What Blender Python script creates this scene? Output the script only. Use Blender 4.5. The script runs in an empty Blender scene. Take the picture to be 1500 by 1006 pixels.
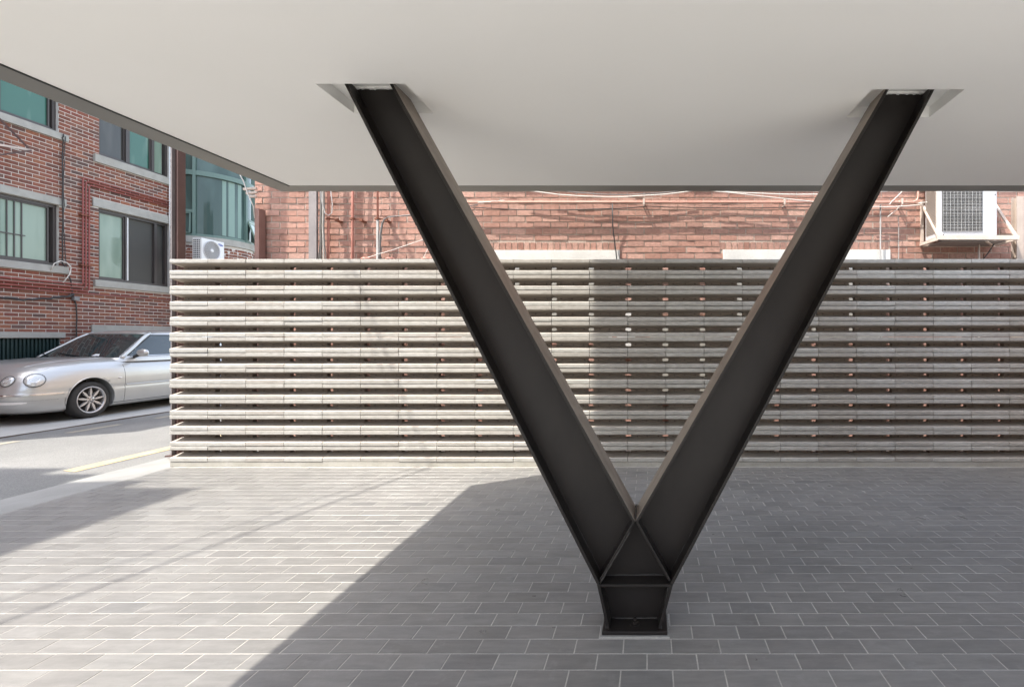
import bpy, bmesh, math, random
from mathutils import Vector, Matrix
random.seed(7)
R = math.radians
scn = bpy.context.scene
col = scn.collection

# ---------------------------------------------------------------- camera, sky, sun, exposure
CAMH = 1.4
F = 740.0 / 1500.0
cd = bpy.data.cameras.new("camera")
cd.sensor_width = 36.0; cd.sensor_fit = 'HORIZONTAL'
cd.lens = 36.0 * F
cd.shift_x = -(950 - 750) / 1500.0
cd.shift_y = -(503 - 494) / 1500.0
cd.clip_start = 0.05; cd.clip_end = 800
cam = bpy.data.objects.new("camera", cd); col.objects.link(cam)
cam.location = (0, 0, CAMH); cam.rotation_euler = (R(90), 0, 0)
scn.camera = cam

SUN_EL = R(60.35)
KX, KY = 0.478, 0.308                      # ground drift of a shadow per metre of height
sd = Vector((-KX, -KY, 1.0)).normalized()  # towards the sun
world = bpy.data.worlds.new("World"); scn.world = world; world.use_nodes = True
nt = world.node_tree
bg = nt.nodes['Background']
sky = nt.nodes.new('ShaderNodeTexSky'); sky.sky_type = 'NISHITA'; sky.sun_disc = False
sky.sun_elevation = SUN_EL; sky.sun_rotation = math.atan2(-KX, -KY) % (2 * math.pi)
sky.air_density = 1.2; sky.dust_density = 2.5; sky.ozone_density = 1.0
hs = nt.nodes.new('ShaderNodeHueSaturation'); hs.inputs['Saturation'].default_value = 0.66   # hazy, pale sky
nt.links.new(sky.outputs[0], hs.inputs['Color']); nt.links.new(hs.outputs[0], bg.inputs[0]); bg.inputs[1].default_value = 0.15
sl = bpy.data.lights.new("sun", 'SUN'); sl.energy = 2.05; sl.angle = R(0.6); sl.color = (1.0, 0.95, 0.87)
so = bpy.data.objects.new("sun", sl); col.objects.link(so); so.location = (-10, -6, 20)
so.rotation_euler = sd.to_track_quat('Z', 'Y').to_euler()
scn.view_settings.view_transform = 'Standard'; scn.view_settings.look = 'None'
scn.view_settings.exposure = 2.06; scn.view_settings.gamma = 1.0
scn.view_settings.use_curve_mapping = False
scn.render.engine = 'CYCLES'
scn.cycles.max_bounces = 12; scn.cycles.diffuse_bounces = 8; scn.cycles.glossy_bounces = 4
scn.cycles.caustics_reflective = False; scn.cycles.caustics_refractive = False

def at(px, py, Y):                          # a photograph pixel at depth Y -> a point of the place
    return Vector(((px - 950) / 740 * Y, Y, CAMH + (494 - py) / 740 * Y))

# ---------------------------------------------------------------- materials
def mat(name, base=(0.5, 0.5, 0.5), rough=0.6, metal=0.0, spec=0.5, coat=0.0):
    m = bpy.data.materials.new(name); m.use_nodes = True
    b = m.node_tree.nodes['Principled BSDF']
    b.inputs['Base Color'].default_value = (*base, 1)
    b.inputs['Roughness'].default_value = rough
    b.inputs['Metallic'].default_value = metal
    b.inputs['Specular IOR Level'].default_value = spec
    b.inputs['Coat Weight'].default_value = coat
    b.inputs['Coat Roughness'].default_value = 0.05
    return m
def N(m, t, **kw):
    n = m.node_tree.nodes.new(t)
    for k, v in kw.items(): setattr(n, k, v)
    return n
def L(m, a, b): m.node_tree.links.new(a, b)
def coords(m, scale=(1, 1, 1)):
    t = N(m, 'ShaderNodeTexCoord'); mp = N(m, 'ShaderNodeMapping')
    mp.inputs['Scale'].default_value = scale
    L(m, t.outputs['Object'], mp.inputs['Vector']); return mp.outputs[0]
def noise(m, scale, detail=6, rough=0.6, vec=None, vscale=(1, 1, 1)):
    n = N(m, 'ShaderNodeTexNoise')
    n.inputs['Scale'].default_value = scale; n.inputs['Detail'].default_value = detail
    n.inputs['Roughness'].default_value = rough
    L(m, vec if vec is not None else coords(m, vscale), n.inputs['Vector'])
    return n.outputs['Fac']
def ramp(m, fac, stops):
    r = N(m, 'ShaderNodeValToRGB'); e = r.color_ramp.elements
    while len(e) < len(stops): e.new(0.5)
    for el, (p, c) in zip(e, stops):
        el.position = p; el.color = (*c, 1) if len(c) == 3 else c
    L(m, fac, r.inputs[0]); return r.outputs[0]
def mix(m, a, b, fac=0.5, blend='MIX'):
    x = N(m, 'ShaderNodeMix', data_type='RGBA', blend_type=blend)
    if isinstance(fac, float): x.inputs[0].default_value = fac
    else: L(m, fac, x.inputs[0])
    for s, v in ((x.inputs[6], a), (x.inputs[7], b)):
        if isinstance(v, tuple): s.default_value = (*v, 1)
        else: L(m, v, s)
    return x.outputs[2]
def base(m, c): L(m, c, m.node_tree.nodes['Principled BSDF'].inputs['Base Color'])
def roughin(m, c): L(m, c, m.node_tree.nodes['Principled BSDF'].inputs['Roughness'])
def bump(m, h, strength=0.3, dist=0.01):
    b = N(m, 'ShaderNodeBump'); b.inputs['Strength'].default_value = strength
    b.inputs['Distance'].default_value = dist
    L(m, h, b.inputs['Height']); L(m, b.outputs[0], m.node_tree.nodes['Principled BSDF'].inputs['Normal'])
def island(m): return N(m, 'ShaderNodeNewGeometry').outputs['Random Per Island']

def mottled(name, c0, c1, scale=6, rough=0.7, b=0.2, bscale=60, spec=0.4, dist=0.004, metal=0.0, fine=True):
    m = mat(name, c0, rough, metal, spec)
    c = ramp(m, noise(m, scale), [(0.3, c0), (0.7, c1)])
    if fine:
        c = mix(m, c, ramp(m, noise(m, bscale * 2.5, 3), [(0.3, (0.72, 0.72, 0.72)), (0.7, (1.15, 1.15, 1.15))]), 0.55, 'MULTIPLY')
    base(m, c); bump(m, noise(m, bscale, 5), b, dist)
    return m

def brick_mat(name, stops, rough=0.85, b=0.5, dirt=0.35):
    m = mat(name, (0.3, 0.1, 0.06), rough, 0, 0.25)
    c = ramp(m, island(m), stops)
    c = mix(m, c, ramp(m, noise(m, 28, 5), [(0.3, (0.62, 0.6, 0.58)), (0.72, (1.25, 1.22, 1.2))]), 0.6, 'MULTIPLY')
    c = mix(m, c, ramp(m, noise(m, 0.9, 4), [(0.35, (0.8, 0.8, 0.8)), (0.65, (1.1, 1.1, 1.1))]), dirt, 'MULTIPLY')
    base(m, c); bump(m, noise(m, 55, 6, 0.7), b, 0.012)
    return m

M = {}
M['brick_dark'] = brick_mat('multicoloured_brick', [(0.0, (0.12, 0.078, 0.068)), (0.22, (0.20, 0.078, 0.055)), (0.42, (0.265, 0.10, 0.066)),
        (0.6, (0.225, 0.105, 0.077)), (0.78, (0.30, 0.125, 0.075)), (0.9, (0.145, 0.095, 0.082)), (1.0, (0.235, 0.075, 0.055))])
M['mortar_white'] = mottled('white_mortar', (0.56, 0.53, 0.48), (0.68, 0.645, 0.59), 9, 0.9)
M['brick_pink'] = brick_mat('weathered_pink_brick', [(0.0, (0.35, 0.205, 0.165)), (0.3, (0.45, 0.27, 0.22)), (0.55, (0.41, 0.23, 0.18)),
        (0.8, (0.51, 0.325, 0.265)), (1.0, (0.33, 0.175, 0.135))], 0.9, 0.45, 0.5)
M['mortar_tan'] = mottled('tan_mortar', (0.40, 0.32, 0.26), (0.54, 0.45, 0.38), 5, 0.95, 0.6, 40, dist=0.01)

def make_block():
    m = mat('pale_precast_concrete', (0.6, 0.58, 0.53), 0.85, 0, 0.3)
    c = ramp(m, island(m), [(0.0, (0.42, 0.395, 0.355)), (0.35, (0.475, 0.455, 0.415)), (0.7, (0.51, 0.495, 0.455)), (1.0, (0.45, 0.415, 0.37))])
    v = coords(m, (2.2, 4, 5))
    c = mix(m, c, ramp(m, noise(m, 6, 6, 0.65, v), [(0.3, (0.76, 0.75, 0.73)), (0.6, (1.06, 1.06, 1.06))]), 0.75, 'MULTIPLY')
    c = mix(m, c, ramp(m, noise(m, 160, 2), [(0.28, (0.6, 0.6, 0.6)), (0.42, (1, 1, 1))]), 0.6, 'MULTIPLY')
    c = mix(m, c, ramp(m, noise(m, 1.1, 4), [(0.4, (1, 1, 1)), (0.75, (0.82, 0.80, 0.77))]), 0.5, 'MULTIPLY')
    base(m, c); bump(m, noise(m, 90, 5, 0.7), 0.35, 0.006); return m
M['block'] = make_block()
M['recess'] = mottled('shade_toned_recess_concrete', (0.38, 0.335, 0.285), (0.46, 0.415, 0.36), 3, 0.9, 0.3, 80)  # sloped faces coloured darker to carry the shade of the recess
M['recess_web'] = mottled('brown_shade_toned_web_concrete', (0.20, 0.165, 0.135), (0.265, 0.225, 0.19), 3, 0.9, 0.3, 80)  # brown web, darkened further with painted recess shade
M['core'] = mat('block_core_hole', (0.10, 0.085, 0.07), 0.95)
M['footing'] = mottled('weathered_footing_concrete', (0.36, 0.34, 0.29), (0.50, 0.48, 0.43), 4, 0.9, 0.4)

def make_paver():
    m = mat('slate_grey_paver', (0.13, 0.13, 0.13), 0.5, 0, 0.5)
    c = ramp(m, island(m), [(0.0, (0.162, 0.158, 0.151)), (0.5, (0.180, 0.175, 0.168)), (0.95, (0.194, 0.190, 0.182)), (1.0, (0.145, 0.143, 0.140))])
    v = coords(m, (1, 5, 1))
    c = mix(m, c, ramp(m, noise(m, 5, 6, 0.7, v), [(0.3, (0.76, 0.76, 0.76)), (0.7, (1.2, 1.2, 1.19))]), 0.75, 'MULTIPLY')
    c = mix(m, c, ramp(m, noise(m, 0.8, 5), [(0.35, (0.9, 0.9, 0.9)), (0.7, (1.14, 1.12, 1.1))]), 0.8, 'MULTIPLY')
    c = mix(m, c, (0.30, 0.295, 0.285), ramp(m, noise(m, 9, 8, 0.75), [(0.55, (0, 0, 0)), (0.78, (0.45, 0.45, 0.45))]))
    base(m, c)
    roughin(m, ramp(m, noise(m, 6, 5), [(0.3, (0.27, 0.27, 0.27)), (0.7, (0.45, 0.45, 0.45))]))
    bump(m, noise(m, 45, 6, 0.7), 0.18, 0.004); return m
M['paver'] = make_paver()
M['grout'] = mottled('pale_grout', (0.37, 0.355, 0.325), (0.48, 0.46, 0.42), 12, 0.9)
def make_soffit():
    m = mat('white_render', (0.8, 0.79, 0.76), 0.75, 0, 0.35)
    base(m, ramp(m, noise(m, 0.7, 5, 0.55), [(0.3, (0.86, 0.855, 0.83)), (0.7, (0.89, 0.885, 0.865))]))
    bump(m, noise(m, 14, 6), 0.05, 0.004); return m
M['soffit'] = make_soffit()
M['trim'] = mottled('dark_grey_edge_trim', (0.15, 0.145, 0.13), (0.18, 0.174, 0.158), 3, 0.38, 0.05, fine=False)
def make_steel(name, dusty):  # dusty: paint the grazing reflection into the base colour
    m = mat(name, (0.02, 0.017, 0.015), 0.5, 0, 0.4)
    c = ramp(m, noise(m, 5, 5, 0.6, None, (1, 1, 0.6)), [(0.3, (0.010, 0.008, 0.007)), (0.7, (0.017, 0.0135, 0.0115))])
    # grazing reflection painted as a pale tone on faces that look upward
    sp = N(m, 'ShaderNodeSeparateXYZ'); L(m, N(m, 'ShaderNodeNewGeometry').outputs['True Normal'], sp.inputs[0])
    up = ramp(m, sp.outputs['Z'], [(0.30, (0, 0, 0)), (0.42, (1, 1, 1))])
    dust = mix(m, up, ramp(m, noise(m, 7, 6, 0.65, None, (1, 1, 0.5)), [(0.3, (0.55, 0.55, 0.55)), (0.7, (1, 1, 1))]), 1.0, 'MULTIPLY')  # mask of the painted grazing reflection
    if dusty: c = mix(m, c, (0.30, 0.255, 0.215), dust)  # inner flanges get the reflected light as base colour
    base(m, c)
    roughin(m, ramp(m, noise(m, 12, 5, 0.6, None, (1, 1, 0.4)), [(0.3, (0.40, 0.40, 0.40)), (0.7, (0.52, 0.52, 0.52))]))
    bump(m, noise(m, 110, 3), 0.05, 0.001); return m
M['steel'] = make_steel('dark_painted_steel', False)
M['steel_sheen'] = make_steel('painted_sheen_steel', True)
M['post_brown'] = mottled('brown_oxide_steel', (0.075, 0.042, 0.036), (0.11, 0.062, 0.052), 4, 0.55)
M['post_pink'] = mottled('pinkish_primer_steel', (0.26, 0.155, 0.13), (0.34, 0.21, 0.18), 4, 0.6)
M['post_grey'] = mottled('grey_primer_steel', (0.24, 0.22, 0.22), (0.33, 0.30, 0.29), 4, 0.6)
M['post_beige'] = mottled('dusty_beige_steel', (0.40, 0.33, 0.28), (0.50, 0.42, 0.36), 4, 0.6)
M['lintel'] = mottled('cast_concrete_lintel', (0.33, 0.32, 0.285), (0.42, 0.41, 0.37), 5, 0.9, 0.25, 80)
M['lintel_white'] = mottled('white_painted_lintel', (0.66, 0.65, 0.61), (0.76, 0.75, 0.71), 4, 0.8)
M['frame'] = mat('brown_window_frame', (0.062, 0.052, 0.048), 0.4)
M['frame_green'] = mat('green_window_frame', (0.12, 0.19, 0.165), 0.4)
def glass(name, c0, c1, scale=(0.6, 1.6, 0.35), spec=1.0):
    m = mat(name, c0, 0.06, 0, 0.4)
    base(m, ramp(m, noise(m, 2.0, 2, 0.4, None, scale), [(0.42, c0), (0.58, c1)])); return m
M['glass_green'] = glass('green_glass', (0.05, 0.14, 0.105), (0.16, 0.25, 0.20))
M['glass_pale'] = glass('pale_green_glass', (0.20, 0.275, 0.215), (0.27, 0.345, 0.275))
M['glass_bay'] = glass('teal_bay_glass', (0.05, 0.085, 0.077), (0.08, 0.13, 0.118))
M['glass_dark'] = glass('dark_glass', (0.055, 0.055, 0.05), (0.09, 0.088, 0.08))
M['mesh_dark'] = mat('insect_screen', (0.07, 0.068, 0.06), 0.7)
M['curtain'] = mat('pale_curtain', (0.20, 0.30, 0.26), 0.5)
M['pipe_red'] = mottled('red_oxide_pipe', (0.44, 0.18, 0.135), (0.54, 0.25, 0.195), 7, 0.5)
M['conduit_red'] = mottled('dull_red_conduit', (0.24, 0.06, 0.05), (0.34, 0.10, 0.08), 7, 0.5)
M['pipe_copper'] = mottled('pink_painted_pipe', (0.62, 0.33, 0.26), (0.70, 0.40, 0.32), 7, 0.4)
M['pipe_grey'] = mottled('grey_plastic_pipe', (0.17, 0.165, 0.16), (0.25, 0.245, 0.24), 7, 0.5)
M['cable_white'] = mat('white_cable', (0.68, 0.65, 0.60), 0.5)
M['cable_black'] = mat('black_cable', (0.03, 0.028, 0.027), 0.5)
M['rust'] = mottled('rusty_clamp', (0.16, 0.06, 0.035), (0.24, 0.09, 0.05), 20, 0.7)
M['white_metal'] = mottled('white_enamel', (0.66, 0.66, 0.64), (0.74, 0.74, 0.72), 3, 0.4, 0.03, fine=False)
M['grey_metal'] = mottled('pale_grey_enamel', (0.52, 0.52, 0.53), (0.60, 0.60, 0.61), 3, 0.4, 0.03, fine=False)
M['cream_metal'] = mottled('cream_bracket_paint', (0.56, 0.47, 0.40), (0.66, 0.57, 0.50), 6, 0.6)
M['joint'] = mat('tarred_joint', (0.09, 0.072, 0.058), 0.9)
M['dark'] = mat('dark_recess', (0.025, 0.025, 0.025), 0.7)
M['fins'] = mottled('condenser_fins', (0.20, 0.19, 0.18), (0.32, 0.31, 0.30), 3, 0.5)
M['fan'] = mat('grey_fan', (0.26, 0.25, 0.23), 0.5)
M['blue'] = mat('blue_badge', (0.02, 0.06, 0.35), 0.4)
M['grille_green'] = mottled('dark_green_railing', (0.012, 0.028, 0.028), (0.022, 0.045, 0.042), 5, 0.5, fine=False)
def make_asphalt():
    m = mat('worn_grey_asphalt', (0.16, 0.16, 0.15), 0.9, 0, 0.25)
    c = ramp(m, noise(m, 0.6, 6, 0.6), [(0.3, (0.155, 0.154, 0.147)), (0.7, (0.225, 0.222, 0.21))])
    c = mix(m, c, ramp(m, noise(m, 120, 3), [(0.3, (0.6, 0.6, 0.6)), (0.7, (1.35, 1.35, 1.35))]), 0.8, 'MULTIPLY')
    base(m, c); bump(m, noise(m, 140, 4), 0.6, 0.01); return m
M['asphalt'] = make_asphalt()
M['concrete_ground'] = mottled('pale_road_concrete', (0.38, 0.37, 0.34), (0.48, 0.47, 0.44), 1.5, 0.9, 0.3, 70)
M['kerb'] = mottled('pale_kerb_concrete', (0.21, 0.206, 0.194), (0.28, 0.276, 0.26), 2.0, 0.9, 0.3, 70)
M['yellow'] = mottled('worn_yellow_paint', (0.40, 0.31, 0.16), (0.50, 0.40, 0.24), 9, 0.8)
M['yellow_faded'] = mottled('faded_yellow_paint', (0.27, 0.25, 0.205), (0.34, 0.31, 0.24), 9, 0.85)
M['ground'] = mottled('distant_ground', (0.22, 0.21, 0.19), (0.32, 0.31, 0.28), 0.8, 0.95)
M['wall_pale'] = mottled('pale_stone_cladding', (0.60, 0.58, 0.54), (0.68, 0.66, 0.62), 2, 0.8)
M['wall_grey'] = mottled('grey_stone_cladding', (0.26, 0.25, 0.23), (0.32, 0.31, 0.29), 2, 0.8)
M['wall_brown'] = mottled('brown_brick_cladding', (0.27, 0.16, 0.12), (0.35, 0.21, 0.16), 3, 0.85)
M['weld'] = mottled('weld_bead', (0.03, 0.028, 0.026), (0.055, 0.05, 0.045), 60, 0.45)
# car
def make_paint():
    m = mat('silver_car_paint', (0.50, 0.52, 0.53), 0.34, 0.55, 0.5, 0.8)
    c = ramp(m, noise(m, 1.5, 4), [(0.3, (0.53, 0.525, 0.50)), (0.7, (0.58, 0.575, 0.55))])
    base(m, c); return m
M['paint'] = make_paint()
M['car_glass'] = mat('car_windscreen_glass', (0.030, 0.042, 0.042), 0.03, 0, 1.0)
M['tyre'] = mottled('tyre_rubber', (0.028, 0.026, 0.024), (0.045, 0.042, 0.038), 12, 0.75)
M['alloy'] = mat('alloy_wheel', (0.58, 0.55, 0.53), 0.32, 0.75)
M['chrome'] = mat('chrome_trim', (0.75, 0.75, 0.75), 0.12, 1.0)
M['lens'] = mat('headlight_lens', (0.60, 0.60, 0.57), 0.08, 0.25, 1.0, 1.0)
M['lens_clear'] = mat('pale_side_marker', (0.75, 0.72, 0.68), 0.2)
M['rubber'] = mat('black_rubber', (0.02, 0.02, 0.02), 0.6)
M['paper'] = mat('folded_paper', (0.8, 0.8, 0.78), 0.7)
M['sticker'] = mat('pale_blue_sticker', (0.35, 0.6, 0.62), 0.5)

# ---------------------------------------------------------------- mesh helpers
class MB:
    def __init__(s): s.v = []; s.f = []; s.mi = []
    def poly(s, pts, mi=0):
        b = len(s.v); s.v += [tuple(p) for p in pts]; s.f.append(tuple(range(b, b + len(pts)))); s.mi.append(mi); return s
    def hull(s, bot, top, mi=0, caps=True):           # prism between two same-length loops
        b = len(s.v); n = len(bot); s.v += [tuple(p) for p in bot] + [tuple(p) for p in top]
        for i in range(n):
            j = (i + 1) % n; s.f.append((b + i, b + j, b + n + j, b + n + i)); s.mi.append(mi)
        if caps:
            s.f.append(tuple(b + i for i in reversed(range(n)))); s.mi.append(mi)
            s.f.append(tuple(b + n + i for i in range(n))); s.mi.append(mi)
        return s
    def box(s, x0, x1, y0, y1, z0, z1, mi=0):
        return s.hull([(x0, y0, z0), (x1, y0, z0), (x1, y1, z0), (x0, y1, z0)],
                      [(x0, y0, z1), (x1, y0, z1), (x1, y1, z1), (x0, y1, z1)], mi)
    def bar(s, a, b, w, h, up=(0, 0, 1), mi=0):        # rectangular bar from a to b
        a = Vector(a); b = Vector(b); d = (b - a).normalized(); u = Vector(up)
        x = d.cross(u)
        if x.length < 1e-4: x = d.cross(Vector((0, 1, 0)))
        x.normalize(); u = x.cross(d).normalized()
        q = [x * w / 2 * i + u * h / 2 * j for i, j in ((-1, -1), (1, -1), (1, 1), (-1, 1))]
        return s.hull([a + k for k in q], [b + k for k in q], mi)
    def tube(s, pts, r, n=8, mi=0, closed=False):
        pts = [Vector(p) for p in pts]; rings = []
        prev = None
        for i, p in enumerate(pts):
            d = (pts[min(i + 1, len(pts) - 1)] - pts[max(i - 1, 0)]).normalized()
            if prev is None:
                x = d.cross(Vector((0, 0, 1)))
                if x.length < 1e-3: x = d.cross(Vector((0, 1, 0)))
            else:
                x = prev - d * prev.dot(d)
            x.normalize(); prev = x; y = d.cross(x)
            rr = r[i] if isinstance(r, (list, tuple)) else r
            rings.append([p + (x * math.cos(2 * math.pi * k / n) + y * math.sin(2 * math.pi * k / n)) * rr for k in range(n)])
        b = len(s.v)
        for g in rings: s.v += [tuple(q) for q in g]
        for i in range(len(rings) - 1):
            for k in range(n):
                a = b + i * n + k; c = b + i * n + (k + 1) % n
                s.f.append((a, c, c + n, a + n)); s.mi.append(mi)
        s.f.append(tuple(b + k for k in reversed(range(n)))); s.mi.append(mi)
        s.f.append(tuple(b + (len(rings) - 1) * n + k for k in range(n))); s.mi.append(mi)
        return s
    def lathe(s, prof, origin, axis='X', n=32, mi=0):  # prof: (radius, along)
        o = Vector(origin); b = len(s.v)
        for (r, a) in prof:
            for k in range(n):
                c, q = math.cos(2 * math.pi * k / n) * r, math.sin(2 * math.pi * k / n) * r
                s.v.append(tuple(o + (Vector((a, c, q)) if axis == 'X' else Vector((c, a, q)) if axis == 'Y' else Vector((c, q, a)))))
        for i in range(len(prof) - 1):
            for k in range(n):
                a0 = b + i * n + k; c0 = b + i * n + (k + 1) % n
                s.f.append((a0, c0, c0 + n, a0 + n)); s.mi.append(mi)
        return s
    def build(s, name, m, parent=None, smooth=False, fix=True, bevel=0.0):
        me = bpy.data.meshes.new(name); me.from_pydata(s.v, [], s.f)
        for k in (m if isinstance(m, (list, tuple)) else [m]): me.materials.append(k)
        me.polygons.foreach_set('material_index', s.mi)
        if smooth: me.polygons.foreach_set('use_smooth', [True] * len(s.f))
        me.update()
        if fix:
            bm = bmesh.new(); bm.from_mesh(me); bmesh.ops.recalc_face_normals(bm, faces=bm.faces); bm.to_mesh(me); bm.free()
        o = bpy.data.objects.new(name, me); col.objects.link(o)
        if parent is not None:
            o.parent = parent; o.matrix_parent_inverse = parent_inv(parent)
        if bevel:
            bv = o.modifiers.new('bevel', 'BEVEL'); bv.width = bevel; bv.segments = 2; bv.limit_method = 'ANGLE'; bv.angle_limit = R(40)
        return o
def parent_inv(p):                           # every mesh sits at the world origin; only empties carry a place
    if p.type != 'EMPTY': return Matrix.Identity(4)
    return Matrix.LocRotScale(p.location, p.rotation_euler, p.scale).inverted()
def tag(o, label=None, cat=None, group=None, kind=None):
    if label: o['label'] = label
    if cat: o['category'] = cat
    if group: o['group'] = group
    if kind: o['kind'] = kind
    return o
def empty(name, loc, label, cat, group=None):
    o = bpy.data.objects.new(name, None); col.objects.link(o); o.location = loc
    o.empty_display_size = 0.1
    return tag(o, label, cat, group)
def copy_tree(o, delta, parent=None):
    c = o.copy(); col.objects.link(c)
    if parent is None: c.location = Vector(o.location) + Vector(delta)
    else: c.parent = parent
    for ch in list(o.children): copy_tree(ch, delta, c)
    return c

# running-bond bricks, each one a small block, mapped by P(u, v, d)
def bricks(mb, P, U, V, pu, pv, joint, depth, openings=(), ju=0.0, jd=0.002, jz=0.0, u0=0.0, v0=0.0, back=0.02, nseg=1):
    rows = int((V - v0) / pv)
    for r in range(rows):
        za = v0 + r * pv; zb = za + pv - joint
        zc = (za + zb) / 2
        off = -(pu / 2 if r % 2 else 0.0)
        ops = sorted([(a, b) for (a, b, c, d) in openings if c < zc < d])
        k = 0; u = u0 + off
        while u < U:
            ua, ub = max(u, u0), min(u + pu - joint, U)
            segs = [(ua, ub)]
            for (a, b) in ops:
                ns = []
                for (p, q) in segs:
                    if q <= a or p >= b: ns.append((p, q)); continue
                    if p < a: ns.append((p, a))
                    if q > b: ns.append((b, q))
                segs = ns
            for (p, q) in segs:
                if q - p < 0.02: continue
                d = depth + random.uniform(-jd, jd)
                p2 = p + random.uniform(-ju, ju); q2 = q + random.uniform(-ju, ju)
                z0 = za + random.uniform(-jz, jz); z1 = zb + random.uniform(-jz, jz)
                b = len(mb.v)
                tilt = random.uniform(0, jd)
                mb.v += [tuple(P(p2, z0, d + tilt)), tuple(P(q2, z0, d + tilt)), tuple(P(q2, z1, d - tilt)), tuple(P(p2, z1, d - tilt)),
                         tuple(P(p2, z0, -back)), tuple(P(q2, z0, -back)), tuple(P(q2, z1, -back)), tuple(P(p2, z1, -back))]
                for f in ((0, 1, 2, 3), (1, 0, 4, 5), (2, 1, 5, 6), (3, 2, 6, 7), (0, 3, 7, 4)):
                    mb.f.append(tuple(b + i for i in f)); mb.mi.append(0)
            u += pu
def backing(mb, P, u0, U, v0, V, openings, depth=0.16, mi=1):   # mortar sheet with real openings and reveals
    us = sorted({u0, U} | {min(max(x, u0), U) for o in openings for x in o[:2]})
    vs = sorted({v0, V} | {min(max(x, v0), V) for o in openings for x in o[2:]})
    for i in range(len(us) - 1):
        for j in range(len(vs) - 1):
            cu, cv = (us[i] + us[i + 1]) / 2, (vs[j] + vs[j + 1]) / 2
            if any(a < cu < b and c < cv < d for a, b, c, d in openings): continue
            mb.poly([P(us[i], vs[j], 0), P(us[i + 1], vs[j], 0), P(us[i + 1], vs[j + 1], 0), P(us[i], vs[j + 1], 0)], mi)
    for a, b, c, d in openings:
        for (p, q) in (((a, c), (b, c)), ((b, c), (b, d)), ((b, d), (a, d)), ((a, d), (a, c))):
            mb.poly([P(p[0], p[1], 0.0), P(q[0], q[1], 0.0), P(q[0], q[1], -depth), P(p[0], p[1], -depth)], mi)
        mb.poly([P(a, c, -depth), P(b, c, -depth), P(b, d, -depth), P(a, d, -depth)], mi)

# ================================================================ GROUND
g = MB(); g.poly([(-150, -150, -0.06), (150, -150, -0.06), (150, 250, -0.06), (-150, 250, -0.06)])
tag(g.build('ground', M['ground'], fix=False), kind='structure')
XK0, XK1 = -5.13, -5.70         # inner and outer kerb edge
YS = 5.467                      # front of the concrete screen
PU, PV = 0.2178, 0.1089
pv_ = MB()
y = 2.132 - 16 * PV; row = 0
while y < YS - 0.035:
    o = 0.756 + (PU / 2 if row % 2 == 0 else 0) + random.uniform(-0.006, 0.006)
    x = o - math.ceil((o + 5.2) / PU) * PU
    y1 = min(y + PV - 0.0052, YS - 0.03)
    while x < 4.36:
        xa, xb = max(x, XK0 + 0.01), min(x + PU - 0.0055, 4.36)
        # the cut-out under the column's base plate
        if xb - xa > 0.02:
            C0, C1, D0, D1 = -0.228, 0.098, 2.364, 2.622
            parts = [(xa, xb, y, y1)]
            if y1 > D0 and y < D1 and xb > C0 and xa < C1:
                parts = [(xa, C0, y, y1), (C1, xb, y, y1)]
                if y < D0 - .02: parts.append((max(xa, C0), min(xb, C1), y, D0 - .003))
                if y1 > D1 + .02: parts.append((max(xa, C0), min(xb, C1), D1 + .003, y1))
            for (a, b, ya_, yy1) in parts:
                if b - a < 0.012: continue
                h = random.uniform(-0.0004, 0.0006)
                q = 0.0008
                pv_.hull([(a, ya_, -0.03), (b, ya_, -0.03), (b, yy1, -0.03), (a, yy1, -0.03)],
                         [(a, ya_, h - q), (b, ya_, h - q), (b, yy1, h - q), (a, yy1, h - q)], 0, False)
                base_i = len(pv_.v)
                pv_.v += [(a + q, ya_ + q, h), (b - q, ya_ + q, h), (b - q, yy1 - q, h), (a + q, yy1 - q, h)]
                pv_.f.append((base_i, base_i + 1, base_i + 2, base_i + 3)); pv_.mi.append(0)
                for i in range(4):
                    j = (i + 1) % 4
                    pv_.f.append((base_i - 4 + i, base_i - 4 + j, base_i + j, base_i + i)); pv_.mi.append(0)
        x += PU
    y += PV; row += 1
pv_.poly([(XK0, 0.38, -0.0014), (4.4, 0.38, -0.0014), (4.4, YS + 0.02, -0.0014), (XK0, YS + 0.02, -0.0014)], 1)
tag(pv_.build('pavement', [M['paver'], M['grout']], fix=False), kind='structure')
k = MB()
k.poly([(XK0, -25, 0.0), (XK0, 14, 0.0), (XK1 - 0.16, 14, -0.022), (XK1 + 0.02, 4.6, -0.022), (XK1 + 0.06, -25, -0.022)])
k.poly([(XK1 + 0.06, -25, -0.022), (XK1 + 0.02, 4.6, -0.022), (XK1 - 0.16, 14, -0.022), (XK1 - 0.16, 14, -0.055), (XK1 + 0.02, 4.6, -0.055), (XK1 + 0.06, -25, -0.055)])
tag(k.build('kerb', M['kerb'], fix=False), kind='structure')
a = MB(); a.poly([(XK1 + 0.12, -60, -0.03), (XK1 + 0.12, 60, -0.03), (-9.17, 60, -0.03), (-9.17, -60, -0.03)][::-1])
tag(a.build('road', M['asphalt'], fix=False), kind='structure')
a = MB(); a.poly([(-9.20, -60, -0.026), (-9.20, 60, -0.026), (-13.5, 60, -0.026), (-13.5, -60, -0.026)][::-1])
a.poly([(XK0, 5.84, -0.004), (9, 5.84, -0.004), (9, 6.6, -0.004), (XK0, 6.6, -0.004)])
a.poly([(XK0 + 0.005, -60, -0.006), (40, -60, -0.006), (40, 0.39, -0.006), (XK0 + 0.005, 0.39, -0.006)])  # pale ground behind the camera, added to bounce sun onto the soffit
tag(a.build('apron_and_bounce_ground', M['concrete_ground'], fix=False), kind='structure')
a = MB(); a.tube([(-9.185, t, -0.027 + 0.004 * math.sin(t * 3)) for t in [i * 0.5 for i in range(8, 60)]], 0.016, 6)
tag(a.build('gutter_joint', M['joint']), kind='structure')
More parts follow.
